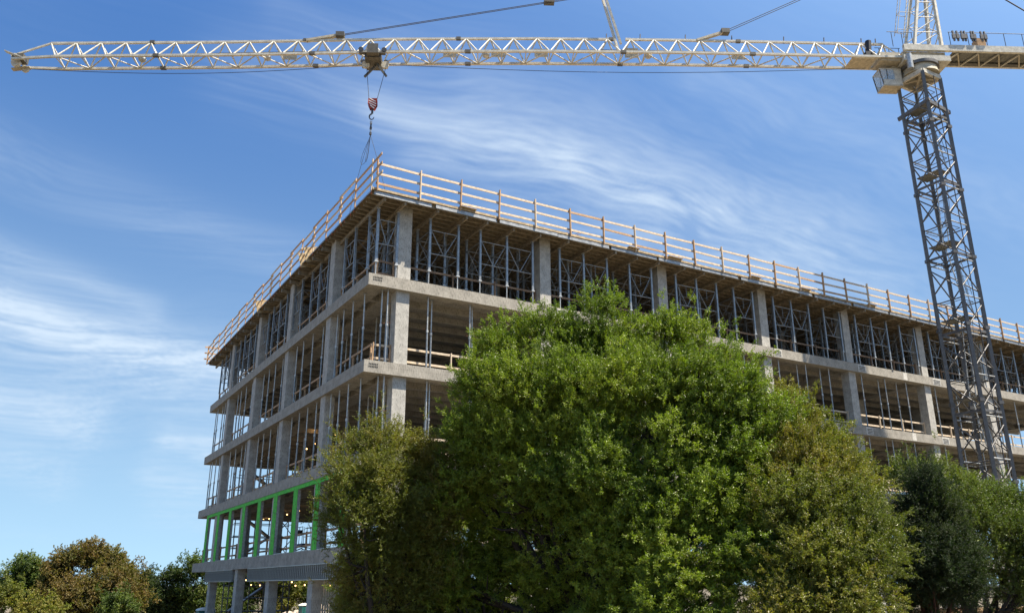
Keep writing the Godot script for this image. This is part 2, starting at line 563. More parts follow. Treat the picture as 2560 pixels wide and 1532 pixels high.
func make_deck() -> void:
	var d := thing("formwork_deck", "plywood formwork deck on rows of joists under wooden edge rails", "formwork", Vector3(0, 17.3, 0))
	var o := Vector3(0, -17.3, 0)
	# plywood
	var nx := 14
	var nz := 15
	for i in nx:
		for j in nz:
			var x0 := DECK_L + i * 4.74
			var z0 := DECK_Z0 - j * 2.467
			var m: Material = mats.ply
			box(d, "plywood_sheet", o + Vector3(x0 + 0.003, DECK_Y, z0 - 2.464), o + Vector3(x0 + 4.736, DECK_Y + 0.022, z0 - 0.003), m)
	# joists across, stringers under them
	for k in 80:
		var z := 0.60 - k * 0.46
		var cut := 7.2 + (k % 3) * 0.7
		var sag := rng.randf_range(-0.012, 0.0)
		box(d, "joist", o + Vector3(DECK_L + 0.03 + rng.randf_range(0, 0.16), DECK_Y - 0.175 + sag, z - 0.045), o + Vector3(cut, DECK_Y - 0.004, z + 0.045), mats.joist)
		box(d, "joist", o + Vector3(cut + 0.03, DECK_Y - 0.175, z - 0.045), o + Vector3(66.0, DECK_Y - 0.004, z + 0.045), mats.joist)
		if rng.randf() < 0.42:
			box(d, "joist_end", o + Vector3(DECK_L + 0.005, DECK_Y - 0.165, z - 0.03), o + Vector3(DECK_L + 0.028, DECK_Y - 0.03, z + 0.03), mats.orange)
	for x in post_xs():
		var z := 0.70 + rng.randf_range(-0.08, 0.05)
		var n := 0
		while z > DECK_Z1 + 1.0:
			var z2 := maxf(z - rng.randf_range(5.2, 6.6), DECK_Z1 + 0.3)
			var off := 0.05 * (n % 2)
			bar(d, "stringer", o + Vector3(x + off, DECK_Y - 0.275, z), o + Vector3(x + off, DECK_Y - 0.275, z2), 0.09, 0.185, mats.joist)
			z = z2 + 0.25
			n += 1
			if z2 <= DECK_Z1 + 0.31:
				break
	# cross bearers that show under the shaded side
	for c in [-6.7, -8.3, -10.9, -12.6, -14.4, -16.2, -18.4, -20.0, -22.0, -24.1, -26.2, -27.8, -29.6, -31.5, -33.2]:
		box(d, "bearer", o + Vector3(DECK_L + 0.08, DECK_Y - 0.385, c - 0.06), o + Vector3(2.9, DECK_Y - 0.37 + 0.195 - 0.01, c + 0.06), mats.joist)
	# aluminium edge beams along the sunlit edge
	var x := DECK_L + 0.12
	while x < 65.0:
		var ln := rng.randf_range(2.7, 3.5)
		var y := DECK_Y - rng.randf_range(0.005, 0.03)
		var zf := DECK_Z0 - rng.randf_range(0.0, 0.05)
		box(d, "edge_beam", o + Vector3(x, y - 0.17, zf - 0.05), o + Vector3(x + ln, y - 0.002, zf - 0.01), mats.alu)
		box(d, "beam_flange", o + Vector3(x, y - 0.19, zf - 0.07), o + Vector3(x + ln, y - 0.171, zf + 0.02), mats.alu)
		x += ln + rng.randf_range(0.03, 0.3)
	var z := DECK_Z0 - 0.1
	while z > DECK_Z1 + 1.0:
		var ln := minf(rng.randf_range(2.4, 3.6), z - DECK_Z1)
		box(d, "edge_beam", o + Vector3(DECK_L - 0.012, DECK_Y - 0.06, z - ln), o + Vector3(DECK_L + 0.003, DECK_Y + 0.02, z), mats.alu)
		z -= ln + 0.06
	# kicker boards
	x = DECK_L
	while x < 65.0:
		var ln := minf(4.2, 65.9 - x)
		box(d, "kicker_board", o + Vector3(x, DECK_Y + 0.024, DECK_Z0 - 0.05), o + Vector3(x + ln - 0.01, DECK_Y + 0.13 + rng.randf_range(-0.02, 0.01), DECK_Z0 - 0.005), mats.ply_edge)
		x += ln
	# loose sheets that stick out past the edge
	for e in [[4.1, 0.9], [14.3, 0.75], [17.1, 1.0], [23.4, 0.8], [27.6, 0.9], [33.9, 0.8], [44.0, 1.0]]:
		box(d, "loose_sheet", o + Vector3(e[0], DECK_Y + 0.14, 0.2), o + Vector3(e[0] + e[1], DECK_Y + 0.16, DECK_Z0 + 0.16), mats.ply_edge)
	for e in [-8.9, -9.9, -19.5]:
		bar(d, "loose_sheet", o + Vector3(DECK_L - 0.2, DECK_Y + 0.10, e), o + Vector3(DECK_L + 0.6, DECK_Y + 0.3, e), 0.85, 0.02, mats.ply_edge, Vector3(0, 0, 1))

func make_rebar() -> void:
	for e in [[10.2, "second"], [17.0, "third"], [23.5, "fourth"], [28.8, "fifth"]]:
		var t := thing("rebar_bundle", "loose bundle of rusty reinforcing bars on the deck above the %s sunlit column" % e[1], "rebar", Vector3(e[0], DECK_Y + 0.03, 0.1), "reinforcing bars on the deck")
		for k in 9:
			var x := rng.randf_range(-0.6, 0.6)
			tube(t, "bar", Vector3(x, 0.02 + 0.012 * k, rng.randf_range(-0.4, 0.1)), Vector3(x + rng.randf_range(0.4, 1.2), rng.randf_range(0.2, 0.55), rng.randf_range(0.1, 0.5)), 0.012, mats.rust)

func post_xs() -> Array:
	var out := [0.35, 1.35]
	for i in COL_X.size() - 1:
		var c: float = COL_X[i]
		var off := [1.26, 2.79, 3.94, 5.49, 7.03] if i == 0 else [0.9, 2.42, 3.94, 5.45, 6.97]
		for k in off:
			out.append(c + k)
	return out

func make_edge_rails() -> void:
	var y0 := DECK_Y + 0.02
	var g := thing("edge_guardrail", "tan lumber guardrail along the sunlit edge of the formwork deck", "guardrail", Vector3(0, y0, DECK_Z0), "deck edge guardrails")
	var xs := []
	for k in 31:
		xs.append(-0.12 + 2.135 * k)
	for i in xs.size():
		var lean := rng.randf_range(-0.05, 0.05)
		bar(g, "post", Vector3(xs[i], -0.06, 0.035), Vector3(xs[i] + lean, 1.52 + rng.randf_range(-0.05, 0.05), 0.035), 0.05, 0.12, mats.wood if i % 3 != 1 else mats.wood_pale, Vector3(0, 0, 1))
	for r in 3:
		var y: float = [0.36, 0.86, 1.36][r]
		for i in range(0, xs.size() - 1):
			var a := Vector3(xs[i] - 0.06, y + rng.randf_range(-0.02, 0.02), -0.05 if i % 2 else -0.055)
			var b := Vector3(xs[i + 1] + 0.1, y + rng.randf_range(-0.02, 0.02), -0.05 if i % 2 else -0.055)
			bar(g, "rail", a, b, 0.11, 0.042, mats.wood_pale if (i + r) % 7 else mats.wood, Vector3(0, 0, 1))
	var h := thing("edge_guardrail", "lumber guardrail along the shaded edge of the formwork deck", "guardrail", Vector3(DECK_L, y0, 0), "deck edge guardrails")
	var zs := []
	for k in 18:
		zs.append(0.72 - 2.17 * k)
	for i in zs.size():
		bar(h, "post", Vector3(-0.035, -0.06, zs[i]), Vector3(-0.035, 1.5 + rng.randf_range(-0.05, 0.06), zs[i] + rng.randf_range(-0.02, 0.02)), 0.045, 0.09, mats.wood if i % 2 else mats.wood_pale, Vector3(0, 0, 1))
	for r in 3:
		var y: float = [0.36, 0.86, 1.36][r]
		for i in range(0, zs.size() - 1):
			var a := Vector3(-0.082 if i % 2 else 0.004, y + rng.randf_range(-0.02, 0.02), zs[i] + (1.25 - 0.1 * r if i == 0 else 0.1))
			var b := Vector3(-0.082 if i % 2 else 0.004, y + rng.randf_range(-0.02, 0.02), zs[i + 1] - 0.1)
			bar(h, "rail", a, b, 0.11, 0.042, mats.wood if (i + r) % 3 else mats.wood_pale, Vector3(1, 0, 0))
	var e := thing("edge_guardrail", "lumber guardrail across the far end of the formwork deck", "guardrail", Vector3(0, y0, DECK_Z1), "deck edge guardrails")
	for k in 12:
		bar(e, "post", Vector3(DECK_L + k * 2.2, -0.02, 0.05), Vector3(DECK_L + k * 2.2, 1.5, 0.05), 0.09, 0.045, mats.wood, Vector3(0, 0, 1))
	for r in 3:
		for k in 6:
			bar(e, "rail", Vector3(DECK_L - 0.3 + k * 4.4, 0.36 + r * 0.5, 0.1), Vector3(DECK_L + 4.08 + k * 4.4, 0.36 + r * 0.5, 0.1), 0.11, 0.042, mats.wood, Vector3(0, 0, 1))

func tower_proto(n: int, step: float, deep: float, tall: float) -> Node3D:
	var t := Node3D.new()
	var lev := [1.6, 2.8]
	for row in 2:
		var z := -deep * row
		for i in n:
			var x := step * i
			var lg := holder(t, "leg")
			put(lg, "post_tube", unit_box, mats.shore, Transform3D(Basis.from_scale(Vector3(0.105, tall - 0.72, 0.105)), Vector3(x, (tall + 0.72) * 0.5, z)))
			tube(lg, "screw_jack", Vector3(x, 0.012, z), Vector3(x, 0.74, z), 0.028, mats.zinc)
			put(lg, "jack_nut", unit_box, mats.zinc, Transform3D(Basis.from_scale(Vector3(0.17, 0.06, 0.13)), Vector3(x, 0.69, z)))
			box(lg, "base_plate", Vector3(x - 0.09, 0.0, z - 0.09), Vector3(x + 0.09, 0.012, z + 0.09), mats.zinc)
			box(lg, "head_plate", Vector3(x - 0.08, tall, z - 0.09), Vector3(x + 0.08, tall + 0.014, z + 0.09), mats.zinc)
		for i in n - 1:
			var a := Vector3(step * i + 0.055, 0, z)
			var b := Vector3(step * (i + 1) - 0.055, 0, z)
			for l in lev:
				tube(t, "ledger", a + Vector3(0, l, 0), b + Vector3(0, l, 0), 0.026, mats.shore)
			var m := (a + b) * 0.5 + Vector3(0, lev[0] + 0.03, 0)
			tube(t, "brace", a + Vector3(0.03, lev[1] - 0.03, 0), m + Vector3(-0.03, 0, 0), 0.02, mats.shore)
			tube(t, "brace", b + Vector3(-0.03, lev[1] - 0.03, 0), m + Vector3(0.03, 0, 0), 0.02, mats.shore)
			tube(t, "strut", (a + b) * 0.5 + Vector3(0, lev[1], 0), (a + b) * 0.5 + Vector3(0, lev[1] - 0.62, 0), 0.016, mats.shore_thin)
	for i in n:
		var a := Vector3(step * i, 0, -0.055)
		var b := Vector3(step * i, 0, -deep + 0.055)
		tube(t, "ledger", a + Vector3(0, 2.75, 0), b + Vector3(0, 2.75, 0), 0.024, mats.shore)
		tube(t, "ledger", a + Vector3(0, 1.55, 0), b + Vector3(0, 1.55, 0), 0.024, mats.shore)
		tube(t, "brace", a + Vector3(0.03, 2.72, 0), b + Vector3(0.03, 1.58, 0), 0.018, mats.shore_thin)
		tube(t, "brace", b + Vector3(-0.03, 2.72, 0), a + Vector3(-0.03, 1.58, 0), 0.018, mats.shore_thin)
	return t

func make_towers() -> void:
	var y: float = TOPS[3]
	var tall := DECK_Y - 0.37 - y - 0.016
	var p2 := tower_proto(2, 1.52, 1.5, tall)
	var p3 := tower_proto(3, 1.52, 1.5, tall)
	for p in [p2, p3]:
		p.set_meta("category", "shoring")
		p.set_meta("group", "shoring towers under the formwork deck")
	var back := ""
	var side := "grey braced shoring tower under the deck edge, shaded bay first from the corner"
	var corner := tower_proto(2, 1.0, 1.1, tall)
	corner.set_meta("category", "shoring")
	copy(corner, "shoring_tower", "narrow grey shoring tower at the open corner of the top storey", Vector3(0.35, y, -0.18))
	for i in COL_X.size() - 1:
		var c: float = COL_X[i]
		for row in 3:
			var z: float = [-0.14, -3.9, -8.2][row]
			if row == 2 and i > 4:
				continue
			var lab: String = ("grey braced shoring tower under the deck edge, sunlit bay %s from the corner" if row == 0 else "grey shoring tower inside the top storey, sunlit bay %s from the corner") % NTH[i]
			if i == 0:
				copy(p2, "shoring_tower", lab.replace("shoring tower", "two leg shoring tower"), Vector3(c + 1.26, y, z))
				copy(p3, "shoring_tower", lab.replace("shoring tower", "three leg shoring tower"), Vector3(c + 3.94, y, z))
			else:
				copy(p3, "shoring_tower", lab.replace("shoring tower", "three leg shoring tower"), Vector3(c + 0.9, y, z))
				copy(p2, "shoring_tower", lab.replace("shoring tower", "two leg shoring tower"), Vector3(c + 5.45, y, z))
	var turn := Basis(Vector3(0, 0, -1), Vector3.UP, Vector3(1, 0, 0))
	copy(p2, "shoring_tower", side, Vector3(1.75, y, -2.9), turn)
	for j in range(1, COL_Z.size()):
		var c: float = COL_Z[j]
		side = "grey braced shoring tower under the deck edge, shaded bay %s from the corner" % NTH[j]
		back = "grey shoring tower inside the top storey, shaded bay %s from the corner" % NTH[j]
		copy(p3, "shoring_tower", side.replace("shoring tower", "three leg shoring tower"), Vector3(1.75, y, c - 1.1), turn)
		if j < 4:
			copy(p2, "shoring_tower", side.replace("shoring tower", "two leg shoring tower"), Vector3(1.75, y, c - 5.65), turn)
		if j > 1:
			copy(p3, "shoring_tower", back, Vector3(6.3, y, c - 1.1), turn)
			copy(p3, "shoring_tower", back, Vector3(11.4, y, c - 1.1), turn)
	for p in [p2, p3, corner]:
		p.free()

func shore_proto(tall: float) -> Node3D:
	var t := Node3D.new()
	tube(t, "outer_tube", Vector3(0, 0.01, 0), Vector3(0, tall * 0.52, 0), 0.042, mats.shore)
	tube(t, "inner_tube", Vector3(0, tall * 0.52, 0), Vector3(0, tall - 0.01, 0), 0.034, mats.zinc)
	tube(t, "collar", Vector3(0, tall * 0.5, 0), Vector3(0, tall * 0.535, 0), 0.062, mats.zinc)
	bar(t, "pin_handle", Vector3(-0.02, tall * 0.545, 0.03), Vector3(0.17, tall * 0.55, 0.05), 0.016, 0.016, mats.rust)
	box(t, "base_plate", Vector3(-0.09, 0, -0.09), Vector3(0.09, 0.01, 0.09), mats.shore)
	box(t, "head_plate", Vector3(-0.09, tall - 0.01, -0.09), Vector3(0.09, tall, 0.09), mats.shore)
	return t

func make_shores() -> void:
	for k in [1, 2]:
		var y: float = TOPS[k]
		var tall: float = TOPS[k + 1] - THICK[k + 1] - y
		var p := shore_proto(tall)
		var floor_name: String = ["", "two storeys", "one storey"][k]
		p.set_meta("category", "shoring post")
		p.set_meta("group", "post shores %s below the formwork storey" % floor_name)
		var face := ""
		var side := ""
		for i in COL_X.size() - 1:
			var c: float = COL_X[i]
			face = "slim grey shoring post in the %s sunlit bay, %s below the formwork storey" % [NTH[i], floor_name]
			var offs := [1.42, 1.62, 3.6, 3.86, 6.0] if i < 3 else [1.1, 3.0, 3.35, 5.0, 5.5]
			for n in offs.size():
				if i > 4 and n % 2:
					continue
				copy(p, "shoring_post", face, Vector3(c + offs[n] + rng.randf_range(-0.08, 0.08), y, -0.36 - 0.28 * (n % 2)), Basis(Vector3.UP, rng.randf() * TAU))
			if i < 4:
				copy(p, "shoring_post", face, Vector3(c + 2.6, y, -0.5 - 2.6), Basis(Vector3.UP, rng.randf() * TAU))
		face = "slim grey shoring post at the open corner, %s below the formwork storey" % floor_name
		copy(p, "shoring_post", face, Vector3(0.88, y, -0.5))
		copy(p, "shoring_post", face, Vector3(1.08, y, -0.3))
		for z in [-1.24, -2.68, -4.17, -5.1, -7.3, -8.9, -10.5, -11.9, -14.9, -16.4, -17.9, -19.4, -22.2, -23.6, -25.1, -26.6, -29.9, -31.3, -32.6, -33.8]:
			var bay := 0
			while bay < 4 and z < COL_Z[bay + 1]:
				bay += 1
			side = "slim grey shoring post in the %s shaded bay, %s below the formwork storey" % [NTH[bay], floor_name]
			copy(p, "shoring_post", side, Vector3(0.32 + rng.randf_range(-0.06, 0.08), y, z + rng.randf_range(-0.12, 0.12)), Basis(Vector3.UP, rng.randf() * TAU))
			if rng.randf() < 0.75:
				copy(p, "shoring_post", side, Vector3(1.9 + rng.randf_range(-0.1, 0.5), y, z + 0.5), Basis(Vector3.UP, rng.randf() * TAU))
			if z < -14.0:
				copy(p, "shoring_post", side, Vector3(4.6 + rng.randf_range(-0.4, 0.5), y, z + 0.2), Basis(Vector3.UP, rng.randf() * TAU))
		p.free()

func bay_rail(label: String, a: Vector3, b: Vector3, rails: Array, top: float, m1: Material, m2: Material) -> void:
	var g := thing("floor_guardrail", label, "guardrail", a, "floor edge guardrails")
	var d := b - a
	var n := maxi(2, int(round(d.length() / 2.1)) + 1)
	var nrm := d.normalized().cross(Vector3.UP)
	for i in n:
		var p := d * (float(i) / (n - 1))
		bar(g, "post", p, p + Vector3(rng.randf_range(-0.02, 0.02), top, 0), 0.045, 0.09, m2, nrm)
	for h in rails:
		bar(g, "rail", Vector3(0, h + rng.randf_range(-0.02, 0.02), 0) - d.normalized() * 0.04 - nrm * 0.046, d + Vector3(0, h + rng.randf_range(-0.02, 0.02), 0) + d.normalized() * 0.04 - nrm * 0.046, 0.1, 0.04, m1, nrm)

func make_floor_rails() -> void:
	for k in 4:
		var y: float = TOPS[k]
		var word: String = ["above the ribbed metal band", "above the green framed storey", "one storey below the formwork", "beneath the formwork deck"][k]
		for i in COL_X.size() - 1:
			var a: float = COL_X[i] + 0.38
			var b: float = COL_X[i + 1] - 0.38
			var side := "tan lumber guardrail across the %s sunlit bay from the corner, %s" % [NTH[i], word]
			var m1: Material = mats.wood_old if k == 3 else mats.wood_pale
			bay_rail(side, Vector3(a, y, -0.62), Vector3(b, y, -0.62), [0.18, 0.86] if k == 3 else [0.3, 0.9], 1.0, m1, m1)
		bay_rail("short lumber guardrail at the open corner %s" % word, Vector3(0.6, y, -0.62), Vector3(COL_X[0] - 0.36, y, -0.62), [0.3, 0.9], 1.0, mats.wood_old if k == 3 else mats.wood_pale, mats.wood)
		var zs := [-0.85] + COL_Z.slice(1) + [Z_END + 0.2]
		for j in zs.size() - 1:
			var za: float = zs[j] - (0.35 if j > 0 else 0.0)
			var zb: float = zs[j + 1] + (0.35 if j < 4 else 0.0)
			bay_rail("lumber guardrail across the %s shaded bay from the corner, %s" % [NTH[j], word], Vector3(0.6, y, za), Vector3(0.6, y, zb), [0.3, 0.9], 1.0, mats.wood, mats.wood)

func make_green_wall() -> void:
	var y0: float = TOPS[0]
	var y1: float = TOPS[1] - THICK[1]
	var w := thing("window_frame_wall", "row of bright green sheathed window piers between concrete floors", "wall", Vector3(0.02, y0, 0))
	var zs := [-30.8, -27.2, -23.65, -19.95, -16.25, -12.8, -9.05, -5.45, -1.75]
	var tall := y1 - y0
	for i in zs.size():
		var z: float = zs[i]
		var p := holder(w, "pier")
		var cut := 1.45 + 0.35 * (i % 3)
		box(p, "sheathing", Vector3(0, 0.0, z - 0.36), Vector3(0.016, cut, z + 0.36), mats.green)
		box(p, "sheathing", Vector3(0, cut + 0.02, z - 0.355), Vector3(0.016, tall - 0.21, z + 0.36), mats.green)
		for s in [-1, 1]:
			box(p, "stud", Vector3(0.018, 0.0, z + s * 0.33 - 0.02), Vector3(0.17, tall - 0.012, z + s * 0.33 + 0.02), mats.stud)
		for n in 7:
			var yy := 0.25 + n * 0.42 + rng.randf_range(-0.1, 0.1)
			var zz := z + rng.randf_range(-0.2, 0.2)
			box(p, "fastener_mark", Vector3(-0.003, yy, zz - 0.022), Vector3(-0.0005, yy + rng.randf_range(0.03, 0.09), zz + 0.022), mats.ink)
	box(w, "header", Vector3(0.001, tall - 0.205, -31.12), Vector3(0.017, tall - 0.004, -0.6), mats.green)
	box(w, "bottom_track", Vector3(0.02, 0.0, -31.1), Vector3(0.16, 0.03, -0.6), mats.stud)
	# ribbed metal stud bands under the second floor slab
	for e in [[-29.4, -21.35, "short"], [-17.45, -1.3, "long"]]:
		var s := thing("stud_band", "%s hanging band of galvanised metal studs under the lowest slab" % e[2], "framing", Vector3(0.04, TOPS[0] - THICK[0], e[0]), "metal stud bands")
		var ln: float = e[1] - e[0]
		bar(s, "track", Vector3(0, -0.02, 0), Vector3(0, -0.02, ln), 0.14, 0.03, mats.stud)
		bar(s, "track", Vector3(0, -0.69, 0), Vector3(0, -0.69, ln), 0.16, 0.035, mats.stud)
		var n := int(ln / 0.3)
		for i in n + 1:
			var z := minf(0.03 + i * 0.3, ln - 0.03)
			box(s, "stud", Vector3(-0.06, -0.672, z - 0.02), Vector3(0.05, -0.036, z + 0.02), mats.stud)
		box(s, "backing_board", Vector3(0.085, -0.67, 0.0), Vector3(0.1, -0.03, ln), mats.mast)
	# partition studs on the ground floor
	for e in [[2.6, -8.2, -12.8], [2.6, -1.0, -5.4], [5.5, -15.2, -19.0]]:
		var s := thing("stud_partition", "bare row of steel wall studs on the ground floor", "framing", Vector3(e[0], 0, e[1]), "bare stud partitions")
		var n := int((e[1] - e[2]) / 0.4)
		for i in n + 1:
			box(s, "stud", Vector3(-0.05, 0.03, -i * 0.4 - 0.02), Vector3(0.05, 4.5, -i * 0.4 + 0.02), mats.stud)
		box(s, "track", Vector3(-0.052, 0, e[2] - e[1] - 0.05), Vector3(0.052, 0.03, 0.05), mats.stud)
		box(s, "track", Vector3(-0.052, 4.5, e[2] - e[1] - 0.05), Vector3(0.052, 4.53, 0.05), mats.stud)

func on_x(u: float, v: float, x: float) -> Vector3:
	var r := ray(u, v)
	return EYE + r * ((x - EYE.x) / r.x)

func make_bulbs() -> void:
	var spots := [
		[787, 1075, 3.0, 2, "on the third storey"], [786, 1109, 3.0, 2, "on the third storey"], [766, 1122, 3.4, 2, "on the third storey"], [741, 1139, 3.4, 2, "on the third storey"],
		[716, 1149, 3.4, 2, "on the third storey"], [692, 1162, 3.6, 2, "on the third storey"], [838, 1086, 2.6, 2, "on the third storey"],
		[658, 1297, 4.5, 1, "behind the green piers"], [672, 1297, 4.8, 1, "behind the green piers"], [717, 1286, 4.0, 1, "behind the green piers"], [747, 1277, 3.6, 1, "behind the green piers"],
		[669, 1458, 3.5, 0, "on the ground floor"], [729, 1455, 3.5, 0, "on the ground floor"], [738, 1464, 3.6, 0, "on the ground floor"], [761, 1462, 3.5, 0, "on the ground floor"],
		[825, 1464, 3.2, 0, "on the ground floor"], [860, 1465, 3.2, 0, "on the ground floor"], [614, 1450, 4.2, 0, "on the ground floor"], [627, 1462, 4.0, 0, "on the ground floor"], [649, 1463, 3.8, 0, "on the ground floor"],
	]
	for s in spots:
		var p := on_x(s[0], s[1], s[2])
		var top: float = TOPS[s[3]] - 0.225
		var b := thing("temporary_bulb", "small lit bulb hanging under the ceiling %s" % s[4], "light bulb", p, "temporary work lights")
		put(b, "globe", unit_ball, mats.bulb, Transform3D(Basis.from_scale(Vector3.ONE * 0.045), Vector3.ZERO))
		tube(b, "socket", Vector3(0, 0.05, 0), Vector3(0, 0.13, 0), 0.025, mats.black)
		tube(b, "cord", Vector3(0, 0.13, 0), Vector3(0, maxf(0.2, top - p.y), 0), 0.008, mats.black)
		var l := OmniLight3D.new()
		l.name = "glow"
		l.light_color = Color(1.0, 0.8, 0.55)
		l.light_energy = 0.02
		l.light_size = 0.06
		l.omni_range = 20.0
		l.omni_attenuation = 2.0
		l.shadow_enabled = true
		b.add_child(l)

# ---------------------------------------------------------------- tower crane
const CRANE := Vector3(36.22, 0, 5.46)
const JIB_DIR := Vector3(-0.8865, 0, -0.4627)

func jib_y(s: float) -> float:
	var k := [[-20.0, 37.5], [0.0, 37.52], [8.0, 37.48], [17.0, 37.40], [26.0, 37.22], [35.0, 36.90], [43.0, 36.48], [46.0, 36.32], [58.0, 35.84], [62.0, 35.66]]
	for i in k.size() - 1:
		if s <= k[i + 1][0]:
			return lerpf(k[i][1], k[i + 1][1], (s - k[i][0]) / (k[i + 1][0] - k[i][0]))
	return 35.66

func make_crane() -> void:
	var turn := Basis(JIB_DIR, Vector3.UP, JIB_DIR.cross(Vector3.UP).normalized())
	var c := thing("tower_crane", "cream tower crane with long lattice jib on a dark grey mast", "crane", CRANE, "", turn)
	var inv := turn.inverse()
	# ---- mast
	var mast := holder(c, "mast")
	var view := Vector3(0.861, 0, -0.509)
	var rt := Vector3(0.509, 0, 0.861)
	var d1 := inv * ((-view * 0.973 + rt * 0.231).normalized() * 1.3)
	var d2 := inv * ((rt * 0.973 + view * 0.231).normalized() * 1.3)
	var legs := [d1, d2, -d1, -d2]
	var top := 36.1
	var up := Vector3.UP
	for l in legs:
		bar(mast, "leg", l, l + up * top, 0.2, 0.2, mats.mast, d1)
		for n in 8:
			box(mast, "leg_joint", l + up * (4.6 * n + 0.2) - Vector3(0.14, 0.1, 0.14), l + up * (4.6 * n + 0.2) + Vector3(0.14, 0.1, 0.14), mats.mast)
	var panel := 2.45
	for n in 14:
		var y := 1.2 + n * panel
		for f in 4:
			var a: Vector3 = legs[f]
			var b: Vector3 = legs[(f + 1) % 4]
			tube(mast, "brace", a + up * (y + 0.08), b + up * (y + panel * 0.72), 0.042, mats.mast)
			tube(mast, "brace", b + up * (y + 0.08), a + up * (y + panel * 0.72), 0.042, mats.mast)
			if f % 2 == 0:
				tube(mast, "horizontal", a + up * (y + panel * 0.86), b + up * (y + panel * 0.86), 0.045, mats.zinc)
			else:
				tube(mast, "horizontal", a + up * (y + panel * 0.8), b + up * (y + panel * 0.8), 0.04, mats.mast)
			if n % 2 == 1:
				bar(mast, "horizontal", a + up * (y - 0.04), b + up * (y - 0.04), 0.08, 0.14, mats.mast)
	for n in 8:
		var y := 4.75 + n * 4.9 - 0.25
		if y > 35.0:
			continue
		var pl := holder(mast, "platform")
		var e1 := (d1 - d2) * 0.46
		var e2 := (d1 + d2) * 0.46
		var o := up * y
		var st := SurfaceTool.new()
		st.begin(Mesh.PRIMITIVE_TRIANGLES)
		var q := [e1 * 0.95 + e2 * 0.95, e1 * 0.95 - e2 * 0.95, -e1 * 0.3 - e2 * 0.95, -e1 * 0.3 + e2 * 0.95]
		for i in 4:
			quad(st, o + q[i], o + q[(i + 1) % 4], o + q[(i + 1) % 4] - up * 0.05, o + q[i] - up * 0.05)
		quad(st, o + q[0], o + q[1], o + q[2], o + q[3])
		quad(st, o + q[3] - up * 0.05, o + q[2] - up * 0.05, o + q[1] - up * 0.05, o + q[0] - up * 0.05)
		st.generate_normals()
		put(pl, "deck_plate", st.commit(), mats.mast_plate)
		for i in 4:
			tube(pl, "hand_rail", o + q[i] + up * 1.0, o + q[(i + 1) % 4] + up * 1.0, 0.022, mats.mast_plate)
		# ladder up to the next platform, leaning, with a hooped cage
		var la := o - e1 * 0.55 + e2 * (0.5 if n % 2 else -0.5)
		var lb := o + up * 4.9 - e1 * 0.2 + e2 * (-0.1 if n % 2 else 0.1)
		var sd := e2.normalized() * 0.2
		bar(mast, "ladder_rail", la - sd, lb - sd, 0.05, 0.05, mats.zinc)
		bar(mast, "ladder_rail", la + sd, lb + sd, 0.05, 0.05, mats.zinc)
		for k in 15:
			var p := la.lerp(lb, (k + 0.5) / 15.0)
			tube(mast, "rung", p - sd, p + sd, 0.014, mats.zinc)
		for k in 3:
			tube(mast, "cage_bar", la.lerp(lb, 0.35) + e1.normalized() * -0.5 + sd * (k - 1.0), lb + e1.normalized() * -0.5 + sd * (k - 1.0), 0.016, mats.mast_plate)
		for k in 4:
			var p := la.lerp(lb, 0.4 + 0.18 * k)
			tube(mast, "cage_hoop", p - sd * 1.3, p - e1.normalized() * 0.5 - sd, 0.016, mats.mast_plate)
			tube(mast, "cage_hoop", p + sd * 1.3, p - e1.normalized() * 0.5 + sd, 0.016, mats.mast_plate)
	tube(mast, "power_cable", d2 * 0.6 + d1 * 0.5, d2 * 0.6 + d1 * 0.5 + up * 36.0, 0.03, mats.cable)
	# climbing collar with beams that stick out past the legs
	for s in [-1, 1]:
		var e: Vector3 = d2 * s
		bar(mast, "collar_beam", d1 + (d1 - e) * 0.08 + up * 33.9, e + (e - d1) * 0.22 + up * 33.6, 0.14, 0.26, mats.mast)
		bar(mast, "collar_beam", -d1 + (-d1 - e) * 0.08 + up * 33.5, e + (e + d1) * 0.05 + up * 33.3, 0.14, 0.22, mats.mast)
	# ---- slewing part
	var slew := holder(c, "slewing_ring")
	var ctr := Vector3(-0.3, 0, 0)
	var cone := CylinderMesh.new()
	cone.top_radius = 1.1
	cone.bottom_radius = 1.2
	cone.height = 0.5
	cone.radial_segments = 32
	put(slew, "ring_base", cone, mats.crane_old, Transform3D(Basis(), ctr * 0.5 + up * 36.65))
	var disc := CylinderMesh.new()
	disc.top_radius = 1.25
	disc.bottom_radius = 1.25
	disc.height = 0.22
	disc.radial_segments = 32
	put(slew, "bearing", disc, mats.mast, Transform3D(Basis(), ctr * 0.5 + up * 37.02))
	for f in 4:
		bar(slew, "base_frame", legs[f] + up * 36.15, legs[(f + 1) % 4] + up * 36.15, 0.2, 0.3, mats.crane)
		bar(slew, "base_frame", legs[f] * 0.95 + up * 36.12, -legs[f] * 0.1 + up * 36.3, 0.14, 0.2, mats.crane_old)
	box(slew, "turntable", Vector3(-1.9, 37.14, -0.95), Vector3(1.3, 37.55, 0.95), mats.crane)
	box(slew, "turntable_body", Vector3(-1.7, 37.555, -0.72), Vector3(1.25, 37.94, 0.72), mats.crane_old)
	box(slew, "turntable_beam", Vector3(-2.0, 37.945, -0.96), Vector3(1.2, 38.38, -0.74), mats.crane)
	box(slew, "turntable_beam", Vector3(-2.0, 37.945, 0.74), Vector3(1.2, 38.38, 0.96), mats.crane)
	for k in 2:
		var cyl := tube(slew, "slew_motor", Vector3(0.95, 36.5, -0.9 + k * 1.8), Vector3(0.95, 37.6, -0.9 + k * 1.8), 0.2, mats.black if k else mats.zinc)
		cyl.name = "slew_motor"
	# ---- jib
	var jib := holder(c, "jib")
	var hw := 0.69
	var tall := 1.47
	var s0 := 1.3
	var s_tip := 58.2
	var n_pan := 35
	var stp := (s_tip - s0 - 1.4) / n_pan
